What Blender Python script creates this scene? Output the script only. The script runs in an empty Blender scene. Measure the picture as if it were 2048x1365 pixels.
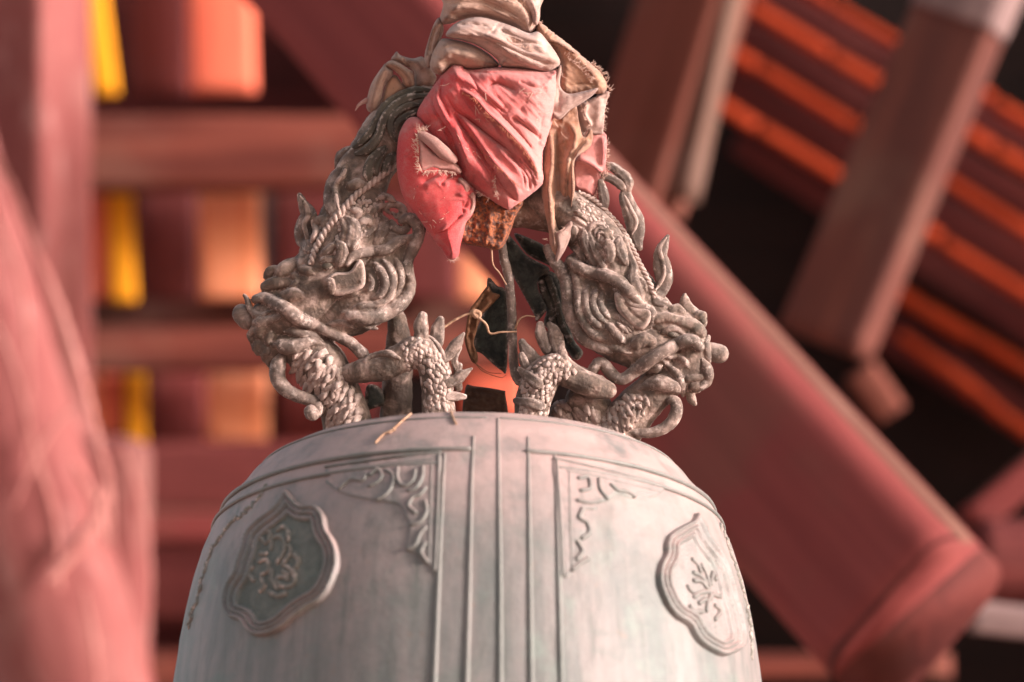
import bpy, bmesh, math, random
import numpy as np
from mathutils import Vector, Matrix, noise
from mathutils.bvhtree import BVHTree
from mathutils.geometry import delaunay_2d_cdt

random.seed(7)
rng = np.random.default_rng(7)
sc = bpy.context.scene
col = sc.collection

# ------------------------------------------------------------------ camera, world, sun, exposure
ELEV = math.radians(18.0)
D0 = 5.0                       # metres from the lens to the bell's hanger
F = 7500.0                     # focal length in photo pixels (2048 wide)
PX = D0 / F                    # metres per pixel at the hanger
RV = Vector((1, 0, 0))
FV = Vector((0, math.cos(ELEV), math.sin(ELEV)))
UV = Vector((0, -math.sin(ELEV), math.cos(ELEV)))
CAM = -D0 * FV

cd = bpy.data.cameras.new("camera")
cam = bpy.data.objects.new("camera", cd)
col.objects.link(cam)
cam.location = CAM
cam.rotation_euler = (math.pi / 2 + ELEV, 0, 0)
cd.sensor_width = 36
cd.lens = 36 * F / 2048
cd.clip_start = 0.1
cd.clip_end = 500
cd.dof.use_dof = True
cd.dof.focus_distance = D0 - 0.05
cd.dof.aperture_fstop = cd.lens / 1000 / 0.068
cd.dof.aperture_blades = 0
sc.camera = cam

SUN_EL, SUN_AZ = math.radians(11), math.radians(20)     # low sun off to the right, a little to the lens side
sun_dir = Vector((math.cos(SUN_AZ) * math.cos(SUN_EL), -math.sin(SUN_AZ) * math.cos(SUN_EL), math.sin(SUN_EL)))
world = bpy.data.worlds.new("World")
sc.world = world
world.use_nodes = True
wn, wl = world.node_tree.nodes, world.node_tree.links
sky = wn.new("ShaderNodeTexSky")
sky.sky_type = 'NISHITA'
sky.sun_disc = False
sky.sun_elevation = SUN_EL
sky.sun_rotation = math.atan2(sun_dir.x, sun_dir.y)
sky.ozone_density = 0.7
sky.dust_density = 2.2
hs = wn.new("ShaderNodeHueSaturation")          # thin high cloud: a paler sky
hs.inputs["Saturation"].default_value = 0.5
wl.new(sky.outputs[0], hs.inputs["Color"])
wl.new(hs.outputs[0], wn["Background"].inputs[0])
wn["Background"].inputs[1].default_value = 0.118
sl = bpy.data.lights.new("sun", 'SUN')
sl.energy = 3.5
sl.angle = math.radians(12)
sl.color = (1.0, 0.85, 0.83)
so = bpy.data.objects.new("sun", sl)
col.objects.link(so)
so.rotation_euler = sun_dir.to_track_quat('Z', 'Y').to_euler()

sc.view_settings.view_transform = 'Standard'
sc.view_settings.look = 'None'
sc.view_settings.exposure = 1.34
sc.view_settings.gamma = 1
sc.cycles.use_denoising = True
sc.cycles.denoiser = 'OPENIMAGEDENOISE'
sc.cycles.use_adaptive_sampling = True
sc.cycles.adaptive_threshold = 0.02
sc.cycles.max_bounces = 6


# ------------------------------------------------------------------ geometry helpers
def P(px, py, D):
    return CAM + FV * D + (RV * (px - 1024) + UV * (682.5 - py)) * (D / F)


def Pd(px, py, d):             # d: photo pixels in front of the hanger's plane
    return P(px, py, D0 - d * PX)


CROPS = dict(A=(460, 560, .2198), B=(680, 560, .2198), C=(500, 370, .2198), D=(640, 370, .2198), E=(640, 140, .2198),
             F=(1000, 580, .2198), G=(1200, 580, .2198), H=(1080, 370, .2198), I=(1060, 240, .2198),
             J=(780, 120, .2344), K=(780, 300, .16845), M=(1000, 130, .2198), N=(820, 0, .1953),
             O=(920, 460, .1758), Q=(700, 80, .1465), S=(840, 440, .3077), p=(0, 0, 1.0),
             U=(420, 940, 1 / 3.793), V=(1290, 1000, 1 / 4.016), W=(620, 860, 1 / 4.55), X=(1080, 880, 1 / 4.55))


def cr(c, pts):
    x0, y0, k = CROPS[c]
    out = []
    for p in pts:
        q = [x0 + p[0] * k, y0 + p[1] * k]
        if len(p) > 2:
            q.append(p[2] * k)
        out.append(q)
    return np.array(out, float)


def spline(pts, step, closed=False):
    """Catmull-Rom through pts (any columns), resampled about every step (first two columns)."""
    p = np.asarray(pts, float)
    n = len(p)
    if n == 2 and not closed:
        m = max(2, int(np.hypot(*(p[1] - p[0])[:2]) / step) + 1)
        t = np.linspace(0, 1, m)[:, None]
        return p[0] * (1 - t) + p[1] * t
    out = []
    rngi = range(n if closed else n - 1)
    for i in rngi:
        if closed:
            a, b, c, d = p[(i - 1) % n], p[i], p[(i + 1) % n], p[(i + 2) % n]
        else:
            b, c = p[i], p[i + 1]
            a = p[i - 1] if i else 2 * b - c
            d = p[i + 2] if i + 2 < n else 2 * c - b
        m = max(1, int(round(np.hypot(*(c - b)[:2]) / step)))
        for t in np.linspace(0, 1, m, endpoint=False):
            out.append(.5 * (2 * b + (c - a) * t + (2 * a - 5 * b + 4 * c - d) * t * t + (3 * b - a - 3 * c + d) * t ** 3))
    if not closed:
        out.append(p[-1])
    return np.array(out)


def mesh_obj(name, verts, faces, mat, parent=None, smooth=True):
    me = bpy.data.meshes.new(name)
    me.from_pydata([tuple(v) for v in verts], [], faces)
    me.update()
    if smooth:
        me.polygons.foreach_set("use_smooth", [True] * len(me.polygons))
    me.materials.append(mat)
    o = bpy.data.objects.new(name, me)
    col.objects.link(o)
    if parent is not None:
        o.parent = parent
    return o


def empty(name, loc, label, cat, group=None):
    o = bpy.data.objects.new(name, None)
    col.objects.link(o)
    # parts are built in world space: the Empty stays a plain grouping handle placed at the base
    o.empty_display_size = .05
    o['label'] = label
    o['category'] = cat
    if group:
        o['group'] = group
    return o


def tag(o, label=None, cat=None, group=None, kind=None):
    for k, v in (('label', label), ('category', cat), ('group', group), ('kind', kind)):
        if v:
            o[k] = v
    return o


class MB:
    def __init__(self):
        self.v, self.f = [], []

    def add(self, v, f):
        n = len(self.v)
        self.v.extend(v)
        self.f.extend([tuple(i + n for i in q) for q in f])

    def build(self, name, mat, parent=None, smooth=True):
        return mesh_obj(name, self.v, self.f, mat, parent, smooth)


def tube_geo(path, rad, seg=12, flat=1.0, round_ends=True, wob=0.0, up=None, groove=0.0):
    """path: list of Vector (world), rad: radii in metres. Side axis lies across the view so it never twists."""
    path = [Vector(p) for p in path]
    n = len(path)
    rad = list(rad)
    if round_ends and n > 1:
        for end in (0, 1):
            if end == 0:
                a, b, r = path[0], path[1], rad[0]
            else:
                a, b, r = path[-1], path[-2], rad[-1]
            t = (a - b)
            if t.length < 1e-9:
                continue
            t.normalize()
            ext, er = [], []
            for s in (.45, .8, .97):
                ext.append(a + t * r * s)
                er.append(r * math.sqrt(1 - s * s))
            if end == 0:
                path = ext[::-1] + path
                rad = er[::-1] + rad
            else:
                path = path + ext
                rad = rad + er
    n = len(path)
    ref = up or FV
    V = []
    ph = random.random() * 50
    for i in range(n):
        t = path[min(i + 1, n - 1)] - path[max(i - 1, 0)]
        if t.length < 1e-9:
            t = Vector((0, 0, 1))
        t.normalize()
        s = t.cross(ref)
        if s.length < .05:
            s = t.cross(UV)
        s.normalize()
        u = s.cross(t)
        for k in range(seg):
            a = 2 * math.pi * k / seg
            w = 1
            if wob:
                w = 1 + wob * noise.noise(path[i] * 220 + Vector((math.cos(a), math.sin(a), ph)) * .9)
            if groove:
                w *= 1 - groove * math.exp(-((a - 1.5 * math.pi) / .36) ** 2)
            V.append(path[i] + (s * math.cos(a) + u * math.sin(a) * flat) * rad[i] * w)
    Fc = []
    for i in range(n - 1):
        for k in range(seg):
            k2 = (k + 1) % seg
            Fc.append((i * seg + k, i * seg + k2, (i + 1) * seg + k2, (i + 1) * seg + k))
    Fc.append(tuple(range(seg - 1, -1, -1)))
    Fc.append(tuple((n - 1) * seg + k for k in range(seg)))
    return V, Fc


def seg_dist(pts, poly, closed=False):
    """distance from each pt to polyline, plus signed side (cross product sign) and position along."""
    P_ = np.asarray(pts, float)[:, None, :]
    A = np.asarray(poly, float)[:, :2]
    B = np.roll(A, -1, 0) if closed else A[1:]
    if not closed:
        A = A[:-1]
    AB = B - A
    L2 = (AB ** 2).sum(1) + 1e-12
    AP = P_ - A[None]
    t = np.clip((AP * AB[None]).sum(2) / L2, 0, 1)
    dv = AP - t[..., None] * AB[None]
    d2 = (dv ** 2).sum(2)
    j = d2.argmin(1)
    ii = np.arange(len(j))
    d = np.sqrt(d2[ii, j])
    crs = AB[j, 0] * AP[ii, j, 1] - AB[j, 1] * AP[ii, j, 0]
    m = len(AB)
    along = (j + t[ii, j]) / m
    return d, np.sign(crs), along


def inside(pts, poly):
    x, y = pts[:, 0], pts[:, 1]
    r = np.zeros(len(pts), bool)
    n = len(poly)
    for i in range(n):
        x1, y1 = poly[i][:2]
        x2, y2 = poly[(i + 1) % n][:2]
        c = ((y1 > y) != (y2 > y)) & (x < (x2 - x1) * (y - y1) / (y2 - y1 + 1e-12) + x1)
        r ^= c
    return r


def cdt(outline, step):
    """triangulated (x, y) samples inside a closed outline; the first len(outline) points are its rim."""
    o = np.asarray(outline)[:, :2]
    x0, y0 = o.min(0)
    x1, y1 = o.max(0)
    gx, gy = np.meshgrid(np.arange(x0, x1, step), np.arange(y0, y1, step * .87))
    gx = gx + (np.arange(gx.shape[0]) % 2)[:, None] * step * .5
    g = np.c_[gx.ravel(), gy.ravel()]
    g += rng.uniform(-.12, .12, g.shape) * step
    g = g[inside(g, o)]
    d, _, _ = seg_dist(g, o, True)
    g = g[d > step * .55]
    allp = np.r_[o, g]
    vs, es, fs, ov, oe, of = delaunay_2d_cdt([Vector(p) for p in allp], [], [list(range(len(o)))], 1, 1e-5)
    return np.array([tuple(v) for v in vs]), [tuple(f) for f in fs]


def plate(name, outline, d0, T, R_, mat, parent=None, step=2.6, feats=(), Tb=None, fray=0.0, slope=(0, 0), bv=None, nzamp=0.0, nzs=.03, off=0.0, closedback=True, wr=None, fg=1.25):
    """a swollen sheet: outline in photo pixels at depth d0, rounded rims, feature lines raised or pressed in."""
    o = spline(outline, 3.2, True)
    if fray:
        o = o + np.array([[noise.noise(Vector((a * .35, b * .35, 3))), noise.noise(Vector((a * .35, b * .35, 9)))] for a, b in o[:, :2]]) * fray
    pts, fs = cdt(o, step)
    dist, _, _ = seg_dist(pts, o, True)
    q = np.clip(dist / R_, 0, 1)
    inf = np.sqrt(np.maximum(0, 1 - (1 - q) ** 2))
    c = o[:, :2].mean(0)
    base = d0 + slope[0] * (pts[:, 0] - c[0]) + slope[1] * (pts[:, 1] - c[1])
    if bv is not None:
        base = base + 0
    h = T * inf
    for ft in feats:
        kind, line, amp, wid = ft[:4]
        ln = spline(line, 4)
        dd, sd, al = seg_dist(pts, ln)
        end = np.clip(np.minimum(al, 1 - al) * 7, 0, 1) ** .7 if kind != 'R!' else 1
        if kind in ('R', 'R!'):
            e = amp * np.exp(-(dd / wid) ** 2)
        elif kind == 'C':
            e = -amp * np.exp(-dd / wid)
        elif kind == 'L':      # overlap: the left of the line lies on top
            e = np.where(sd < 0, amp * np.exp(-dd / wid), -amp * .35 * np.exp(-dd / (wid * .35)))
        elif kind == 'r':
            e = np.where(sd > 0, amp * np.exp(-dd / wid), -amp * .35 * np.exp(-dd / (wid * .35)))
        h = h + e * fg * end * np.minimum(1, dist / 4)
    if nzamp:
        h = h + nzamp * np.minimum(1, dist / 6) * np.array([noise.fractal(Vector((a * nzs, b * nzs, d0)), 1, 2, 3) for a, b in pts])
    if wr:
        an, am, fq = wr
        ca, sa = math.cos(math.radians(an)), math.sin(math.radians(an))
        h = h + am * np.minimum(1, dist / 7) * np.array([noise.ridged_multi_fractal(Vector(((a * ca + b * sa) * fq * .22, (b * ca - a * sa) * fq, d0 * .37)), .9, 2.1, 3, 1, 2) - 1.0 for a, b in pts])
    fr = base + h
    bk = base - (Tb if Tb is not None else T * .5) * inf - .8
    n = len(pts)
    V_ = [Pd(a, b, e) for (a, b), e in zip(pts, fr)]
    F_ = [tuple(f) for f in fs]
    if closedback:
        V_ += [Pd(a, b, e) for (a, b), e in zip(pts, bk)]
        F_ += [tuple(n + i for i in reversed(f)) for f in fs]
        cnt = {}
        for f in fs:
            for i in range(len(f)):
                e = (f[i], f[(i + 1) % len(f)])
                cnt[tuple(sorted(e))] = cnt.get(tuple(sorted(e)), []) + [e]
        for k_, es in cnt.items():
            if len(es) == 1:
                a, b = es[0]
                F_.append((b, a, n + a, n + b))
    ob = mesh_obj(name, V_, F_, mat, parent)
    bvh = BVHTree.FromPolygons(V_, F_)
    return ob, bvh


def fbm(p, s, o=3):
    return noise.fractal(p * s, 1.0, 2.0, o)


# ------------------------------------------------------------------ materials
def srgb(r, g, b):
    f = lambda c: (c / 255) / 12.92 if c <= 10 else (((c / 255) + .055) / 1.055) ** 2.4
    return (f(r), f(g), f(b), 1)


def new_mat(name, rough=.7, metal=0.0):
    m = bpy.data.materials.new(name)
    m.use_nodes = True
    b = m.node_tree.nodes["Principled BSDF"]
    b.inputs["Roughness"].default_value = rough
    b.inputs["Metallic"].default_value = metal
    return m, m.node_tree.nodes, m.node_tree.links, b


def coords(N, L, scale=(1, 1, 1), kind="Object"):
    t = N.new("ShaderNodeTexCoord")
    mp = N.new("ShaderNodeMapping")
    mp.inputs["Scale"].default_value = scale
    L.new(t.outputs[kind], mp.inputs[0])
    return mp.outputs[0]


def nz(N, L, vec, scale, detail=6, rough=.6, dist=0.0):
    n = N.new("ShaderNodeTexNoise")
    n.inputs["Scale"].default_value = scale
    n.inputs["Detail"].default_value = detail
    n.inputs["Roughness"].default_value = rough
    n.inputs["Distortion"].default_value = dist
    L.new(vec, n.inputs["Vector"])
    return n.outputs["Fac"]


def ramp(N, L, fac, lo, hi):
    r = N.new("ShaderNodeMapRange")
    r.interpolation_type = 'SMOOTHSTEP'
    r.inputs["From Min"].default_value = lo
    r.inputs["From Max"].default_value = hi
    L.new(fac, r.inputs["Value"])
    return r.outputs["Result"]


def mul(N, L, a, b):
    m = N.new("ShaderNodeMath")
    m.operation = 'MULTIPLY'
    for i, v in enumerate((a, b)):
        if isinstance(v, (int, float)):
            m.inputs[i].default_value = v
        else:
            L.new(v, m.inputs[i])
    return m.outputs[0]


def mixc(N, L, fac, a, b):
    m = N.new("ShaderNodeMix")
    m.data_type = 'RGBA'
    if isinstance(fac, (int, float)):
        m.inputs[0].default_value = fac
    else:
        L.new(fac, m.inputs[0])
    for i, v in ((6, a), (7, b)):
        if isinstance(v, tuple):
            m.inputs[i].default_value = v
        else:
            L.new(v, m.inputs[i])
    return m.outputs[2]


def bump(N, L, b, h, dist, strength=1.0, prev=None):
    n = N.new("ShaderNodeBump")
    n.inputs["Distance"].default_value = dist
    n.inputs["Strength"].default_value = strength
    L.new(h, n.inputs["Height"])
    if prev:
        L.new(prev, n.inputs["Normal"])
    L.new(n.outputs[0], b.inputs["Normal"])
    return n.outputs[0]


def mat_bronze(name, base, dark, dust, verd, dust_lo=.5, dust_hi=.75, rough=.62, cav=.6):
    m, N, L, b = new_mat(name, min(.95, rough + .16), .05)
    b.inputs["Specular IOR Level"].default_value = .3
    v = coords(N, L)
    big = nz(N, L, v, 12, 5, .6)
    mid = nz(N, L, v, 40, 8, .66, .5)
    fine = nz(N, L, v, 420, 5, .7)
    c = mixc(N, L, ramp(N, L, mid, .38, .62), dark, base)
    c = mixc(N, L, mul(N, L, ramp(N, L, big, .55, .72), .45), c, verd)
    geo = N.new("ShaderNodeNewGeometry")
    crev = ramp(N, L, geo.outputs["Pointiness"], .495, .43)
    grit = mul(N, L, ramp(N, L, mid, dust_lo, dust_hi), 1.0)
    c = mixc(N, L, mul(N, L, grit, .8), c, dust)
    # dust lies on what faces up
    sep = N.new("ShaderNodeSeparateXYZ")
    L.new(geo.outputs["Normal"], sep.inputs[0])
    upf = mul(N, L, ramp(N, L, sep.outputs["Z"], .05, .9), ramp(N, L, nz(N, L, v, 45, 5, .7), .35, .6))
    c = mixc(N, L, mul(N, L, upf, .75), c, dust)
    c = mixc(N, L, mul(N, L, ramp(N, L, geo.outputs["Pointiness"], .488, .44), cav), c, dust)
    salt = mul(N, L, crev, ramp(N, L, nz(N, L, v, 110, 4, .7), .5, .66))
    c = mixc(N, L, mul(N, L, salt, .8), c, srgb(205, 186, 176))
    L.new(c, b.inputs["Base Color"])
    n1 = bump(N, L, b, nz(N, L, v, 130, 7, .72), .003, .9)
    bump(N, L, b, fine, .0006, .8, n1)
    return m


M_BRONZE = mat_bronze("dusty_bronze", srgb(130, 110, 98), srgb(86, 74, 66), srgb(192, 168, 158), srgb(96, 100, 92), .5, .74)
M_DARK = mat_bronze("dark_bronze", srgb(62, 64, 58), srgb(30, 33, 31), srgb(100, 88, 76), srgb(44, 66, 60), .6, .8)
M_HORN = mat_bronze("smooth_bronze", srgb(126, 108, 98), srgb(96, 83, 76), srgb(190, 166, 156), srgb(92, 94, 86), .52, .74, .5, 0.0)


def mat_bell():
    m, N, L, b = new_mat("weathered_bell_bronze", .55, .1)
    v = coords(N, L)
    vs = coords(N, L, (26, 26, 2.0))
    big = nz(N, L, v, 5, 5, .6)
    streak = nz(N, L, vs, 1.0, 5, .6)
    mid = nz(N, L, v, 48, 7, .7)
    c = mixc(N, L, ramp(N, L, streak, .3, .7), srgb(94, 98, 95), srgb(124, 117, 114))
    c = mixc(N, L, mul(N, L, ramp(N, L, big, .42, .68), .6), c, srgb(148, 130, 126))
    c = mixc(N, L, mul(N, L, ramp(N, L, nz(N, L, v, 11, 5, .65), .55, .72), .55), c, srgb(114, 128, 119))
    spots = mul(N, L, ramp(N, L, nz(N, L, v, 34, 5, .7), .62, .74), .55)
    c = mixc(N, L, spots, c, srgb(134, 104, 86))
    c = mixc(N, L, mul(N, L, ramp(N, L, nz(N, L, vs, 2.4, 6, .7, .5), .5, .66), .55), c, srgb(82, 86, 81))
    c = mixc(N, L, mul(N, L, ramp(N, L, nz(N, L, v, 9, 7, .72, .8), .5, .64), .5), c, srgb(94, 102, 97))
    geo = N.new("ShaderNodeNewGeometry")
    sep = N.new("ShaderNodeSeparateXYZ")
    L.new(geo.outputs["Normal"], sep.inputs[0])
    upf = mul(N, L, ramp(N, L, sep.outputs["Z"], .08, .55), ramp(N, L, nz(N, L, v, 18, 5, .6), .25, .6))
    c = mixc(N, L, mul(N, L, upf, .8), c, srgb(176, 148, 142))
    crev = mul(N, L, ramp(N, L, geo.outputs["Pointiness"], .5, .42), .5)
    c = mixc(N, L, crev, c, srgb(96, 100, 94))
    L.new(c, b.inputs["Base Color"])
    n1 = bump(N, L, b, mid, .0022, .7)
    bump(N, L, b, nz(N, L, v, 330, 4, .7), .0004, .7, n1)
    return m


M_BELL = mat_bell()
M_FIELD = mat_bronze("dark_green_field", srgb(108, 112, 106), srgb(92, 98, 93), srgb(130, 124, 118), srgb(96, 108, 102), .55, .8, .6)  # darker green field colour, left medallion only
M_PATINA = mat_bronze("grey_green_patina", srgb(100, 104, 97), srgb(82, 88, 82), srgb(136, 130, 122), srgb(92, 108, 100), .55, .8, .6)


def mat_cloth(name, c0, c1, dust, stain, lit_pale=None):
    m, N, L, b = new_mat(name, .95)
    b.inputs["Sheen Weight"].default_value = .15
    v = coords(N, L)
    big = nz(N, L, v, 13, 4, .55)
    mid = nz(N, L, v, 38, 6, .65, .4)
    c = mixc(N, L, ramp(N, L, big, .38, .62), c0, c1)
    if lit_pale:  # bright light from the right painted in as a paler colour
        t = N.new("ShaderNodeTexCoord")
        sp = N.new("ShaderNodeSeparateXYZ")
        L.new(t.outputs["Object"], sp.inputs[0])
        ad = N.new("ShaderNodeMath")
        ad.operation = 'ADD'
        L.new(sp.outputs["X"], ad.inputs[0])
        L.new(mul(N, L, mid, .06), ad.inputs[1])
        c = mixc(N, L, mul(N, L, ramp(N, L, ad.outputs[0], -.06, .1), .75), c, lit_pale)
    c = mixc(N, L, mul(N, L, ramp(N, L, mid, .5, .72), .6), c, dust)
    spots = ramp(N, L, nz(N, L, v, 210, 5, .75), .62, .7)
    c = mixc(N, L, mul(N, L, spots, .75), c, stain)
    geo = N.new("ShaderNodeNewGeometry")
    sep = N.new("ShaderNodeSeparateXYZ")
    L.new(geo.outputs["Normal"], sep.inputs[0])
    c = mixc(N, L, mul(N, L, ramp(N, L, sep.outputs["Z"], .1, .8), .55), c, dust)
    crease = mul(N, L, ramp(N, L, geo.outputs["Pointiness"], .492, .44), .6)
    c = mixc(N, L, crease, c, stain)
    blot = mul(N, L, ramp(N, L, nz(N, L, v, 22, 6, .7, .8), .54, .66), .4)
    c = mixc(N, L, blot, c, stain)
    grain = mul(N, L, ramp(N, L, nz(N, L, v, 620, 3, .8), .42, .62), .28)
    c = mixc(N, L, grain, c, dust)
    L.new(c, b.inputs["Base Color"])
    w = N.new("ShaderNodeTexWave")
    w.inputs["Scale"].default_value = 380
    w.inputs["Distortion"].default_value = 2
    L.new(v, w.inputs["Vector"])
    n1 = bump(N, L, b, mid, .003, .5)
    n2 = bump(N, L, b, nz(N, L, v, 480, 4, .8), .0011, .8, n1)
    bump(N, L, b, w.outputs["Fac"], .0003, .5, n2)
    return m


M_RED = mat_cloth("faded_red_cloth_lit_right", srgb(184, 44, 50), srgb(192, 70, 70), srgb(176, 120, 114), srgb(120, 44, 46), srgb(206, 150, 142))
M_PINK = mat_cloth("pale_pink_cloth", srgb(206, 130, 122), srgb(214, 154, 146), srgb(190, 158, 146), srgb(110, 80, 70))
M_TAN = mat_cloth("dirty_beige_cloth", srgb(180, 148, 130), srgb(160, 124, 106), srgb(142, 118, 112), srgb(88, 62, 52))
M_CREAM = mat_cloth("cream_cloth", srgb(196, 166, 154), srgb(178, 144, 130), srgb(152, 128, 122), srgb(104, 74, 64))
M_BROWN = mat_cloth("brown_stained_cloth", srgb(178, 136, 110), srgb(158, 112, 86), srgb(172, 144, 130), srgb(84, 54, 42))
M_THREAD, N_, L_, b_ = new_mat("frayed_thread", .95)
b_.inputs["Base Color"].default_value = srgb(206, 172, 156)
M_HEM, N_, L_, b_ = new_mat("hem_thread", .95)
b_.inputs["Base Color"].default_value = srgb(176, 108, 84)


def mat_rust():
    m, N, L, b = new_mat("flaking_rust", .9)
    v = coords(N, L)
    n1 = nz(N, L, v, 190, 6, .65, .4)
    n2 = nz(N, L, v, 40, 5, .6)
    c = mixc(N, L, ramp(N, L, n1, .42, .58), srgb(98, 66, 56), srgb(164, 94, 58))
    c = mixc(N, L, mul(N, L, ramp(N, L, n2, .5, .7), .6), c, srgb(120, 84, 74))
    L.new(c, b.inputs["Base Color"])
    bump(N, L, b, n1, .006, 1)
    return m


M_RUST = mat_rust()
M_SHANK = mat_bronze("dusty_iron", srgb(104, 78, 66), srgb(74, 54, 46), srgb(150, 122, 108), srgb(120, 76, 50), .5, .75, .9)
M_GREYB_SHADE = mat_bronze("shaded_grey_bronze", srgb(88, 80, 70), srgb(66, 60, 53), srgb(120, 106, 94), srgb(78, 82, 74), .58, .9, .55, 0.0)  # grey mane strands, darkened further to paint in their shade


def mat_wood(name, c0, c1, dust, streak=(1.2, 16, 16), dust_amt=.5, up_dust=0.0, patch=None, seed=0.0):
    m, N, L, b = new_mat(name, .8)
    b.inputs["Specular IOR Level"].default_value = .15
    t = N.new("ShaderNodeTexCoord")
    mp = N.new("ShaderNodeMapping")
    mp.inputs["Scale"].default_value = streak
    mp.inputs["Location"].default_value = (seed, seed * 2.3, seed * 1.1)
    L.new(t.outputs["Object"], mp.inputs[0])
    s = nz(N, L, mp.outputs[0], 1.0, 6, .65, .6)
    big = nz(N, L, coords(N, L), 2.6, 4, .6)
    c = mixc(N, L, ramp(N, L, s, .35, .65), c0, c1)
    c = mixc(N, L, mul(N, L, ramp(N, L, big, .5, .72), dust_amt), c, dust)
    if up_dust:
        geo = N.new("ShaderNodeNewGeometry")
        sep = N.new("ShaderNodeSeparateXYZ")
        L.new(geo.outputs["Normal"], sep.inputs[0])
        c = mixc(N, L, mul(N, L, ramp(N, L, sep.outputs["Z"], .5, .85), up_dust), c, dust)
    if patch:
        c = mixc(N, L, mul(N, L, ramp(N, L, nz(N, L, mp.outputs[0], 1.7, 5, .7, 1.0), .56, .68), .8), c, patch)
    L.new(c, b.inputs["Base Color"])
    bump(N, L, b, s, .004, .6)
    return m


M_BEAM = mat_wood("red_painted_beam", srgb(112, 52, 50), srgb(126, 61, 58), srgb(100, 78, 64), up_dust=.95, dust_amt=.3)
M_PURLIN = mat_wood("brown_red_purlin", srgb(90, 44, 37), srgb(121, 64, 52), srgb(129, 96, 83), dust_amt=.4, seed=3)
M_STRUT = mat_wood("weathered_strut", srgb(82, 49, 44), srgb(106, 62, 52), srgb(127, 104, 89), dust_amt=.35, seed=5)
M_STRUTA = mat_wood("brick_red_strut", srgb(96, 53, 42), srgb(110, 62, 51), srgb(124, 94, 83), dust_amt=.3, seed=6)
M_TANW = mat_wood("bare_dusty_wood", srgb(116, 89, 77), srgb(93, 69, 59), srgb(129, 108, 100), dust_amt=.5, seed=8)
M_GREYW = mat_wood("bleached_wood", srgb(138, 115, 112), srgb(110, 90, 88), srgb(154, 136, 130), dust_amt=.5, seed=9)
M_COL = mat_wood("peeling_red_paint", srgb(124, 68, 66), srgb(139, 83, 79), srgb(154, 111, 104), streak=(2.0, 7, 7), dust_amt=.7, patch=srgb(161, 116, 111), seed=11)
M_ROOFSHADE = mat_wood("shade_black_board", srgb(18, 10, 9), srgb(28, 15, 12), srgb(38, 24, 20), dust_amt=.3, seed=13)  # near-black colour standing in for the deep shade under the roof
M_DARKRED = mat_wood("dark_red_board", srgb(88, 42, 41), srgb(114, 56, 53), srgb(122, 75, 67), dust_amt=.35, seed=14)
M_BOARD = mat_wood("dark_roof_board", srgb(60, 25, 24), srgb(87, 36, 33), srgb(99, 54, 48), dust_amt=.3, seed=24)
M_ENDSHADE = mat_wood("shade_painted_end", srgb(74, 34, 32), srgb(92, 44, 40), srgb(100, 64, 56), streak=(12, 12, 12), dust_amt=.4, seed=33)  # dark colour that paints shade onto the diagonal beam's end
M_MOULD = mat_wood("brown_moulding", srgb(98, 66, 56), srgb(116, 82, 70), srgb(130, 98, 86), dust_amt=.5, seed=34)
M_ORANGE = mat_wood("orange_painted_block", srgb(245, 151, 106), srgb(249, 167, 127), srgb(250, 195, 163), dust_amt=.5, seed=15)
M_TILE = mat_wood("terracotta_batten", srgb(159, 56, 26), srgb(177, 68, 34), srgb(182, 95, 66), dust_amt=.5, seed=16, patch=srgb(83, 37, 23))
M_YELLOW = mat_wood("yellow_paint", srgb(240, 160, 34), srgb(246, 172, 44), srgb(240, 176, 70), dust_amt=.2, seed=17)
M_SALMON = mat_wood("salmon_paint", srgb(222, 105, 83), srgb(230, 121, 92), srgb(230, 154, 121), dust_amt=.3, seed=18)
M_PALE = mat_wood("pale_dust", srgb(191, 131, 123), srgb(174, 110, 104), srgb(201, 150, 141), streak=(9, 9, 9), dust_amt=.6, seed=26)
M_CHAR = mat_wood("charred_wood", srgb(66, 48, 40), srgb(88, 66, 54), srgb(90, 70, 58), streak=(20, 60, 60), dust_amt=.3, seed=19)
M_TWIG = mat_wood("dry_twig", srgb(150, 116, 92), srgb(176, 142, 118), srgb(190, 160, 140), streak=(60, 60, 60), dust_amt=.3, seed=20)
M_LEAF = mat_wood("withered_leaf", srgb(78, 54, 37), srgb(114, 78, 57), srgb(122, 95, 77), streak=(40, 90, 40), dust_amt=.4, seed=21)


# ------------------------------------------------------------------ ground below and roof behind
gm, N_, L_, b_ = new_mat("courtyard_paving", .9)
v_ = coords(N_, L_)
L_.new(mixc(N_, L_, ramp(N_, L_, nz(N_, L_, v_, 1.5, 6), .35, .65), srgb(186, 142, 128), srgb(204, 160, 144)), b_.inputs["Base Color"])
g_ = 250
gz = CAM.z - 1.6
tag(mesh_obj("ground", [(-g_, -g_, gz), (g_, -g_, gz), (g_, g_, gz), (-g_, g_, gz)], [(0, 1, 2, 3)], gm, smooth=False), kind='structure')


def rrect(w, h, r, n=4):
    pts = []
    r = min(r, w * .49, h * .49)
    for cx, cy, a0 in ((w / 2 - r, h / 2 - r, 0), (-w / 2 + r, h / 2 - r, 90), (-w / 2 + r, -h / 2 + r, 180), (w / 2 - r, -h / 2 + r, 270)):
        for k in range(n + 1):
            a = math.radians(a0 + 90 * k / n)
            pts.append((cx + r * math.cos(a), cy + r * math.sin(a)))
    return pts


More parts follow.
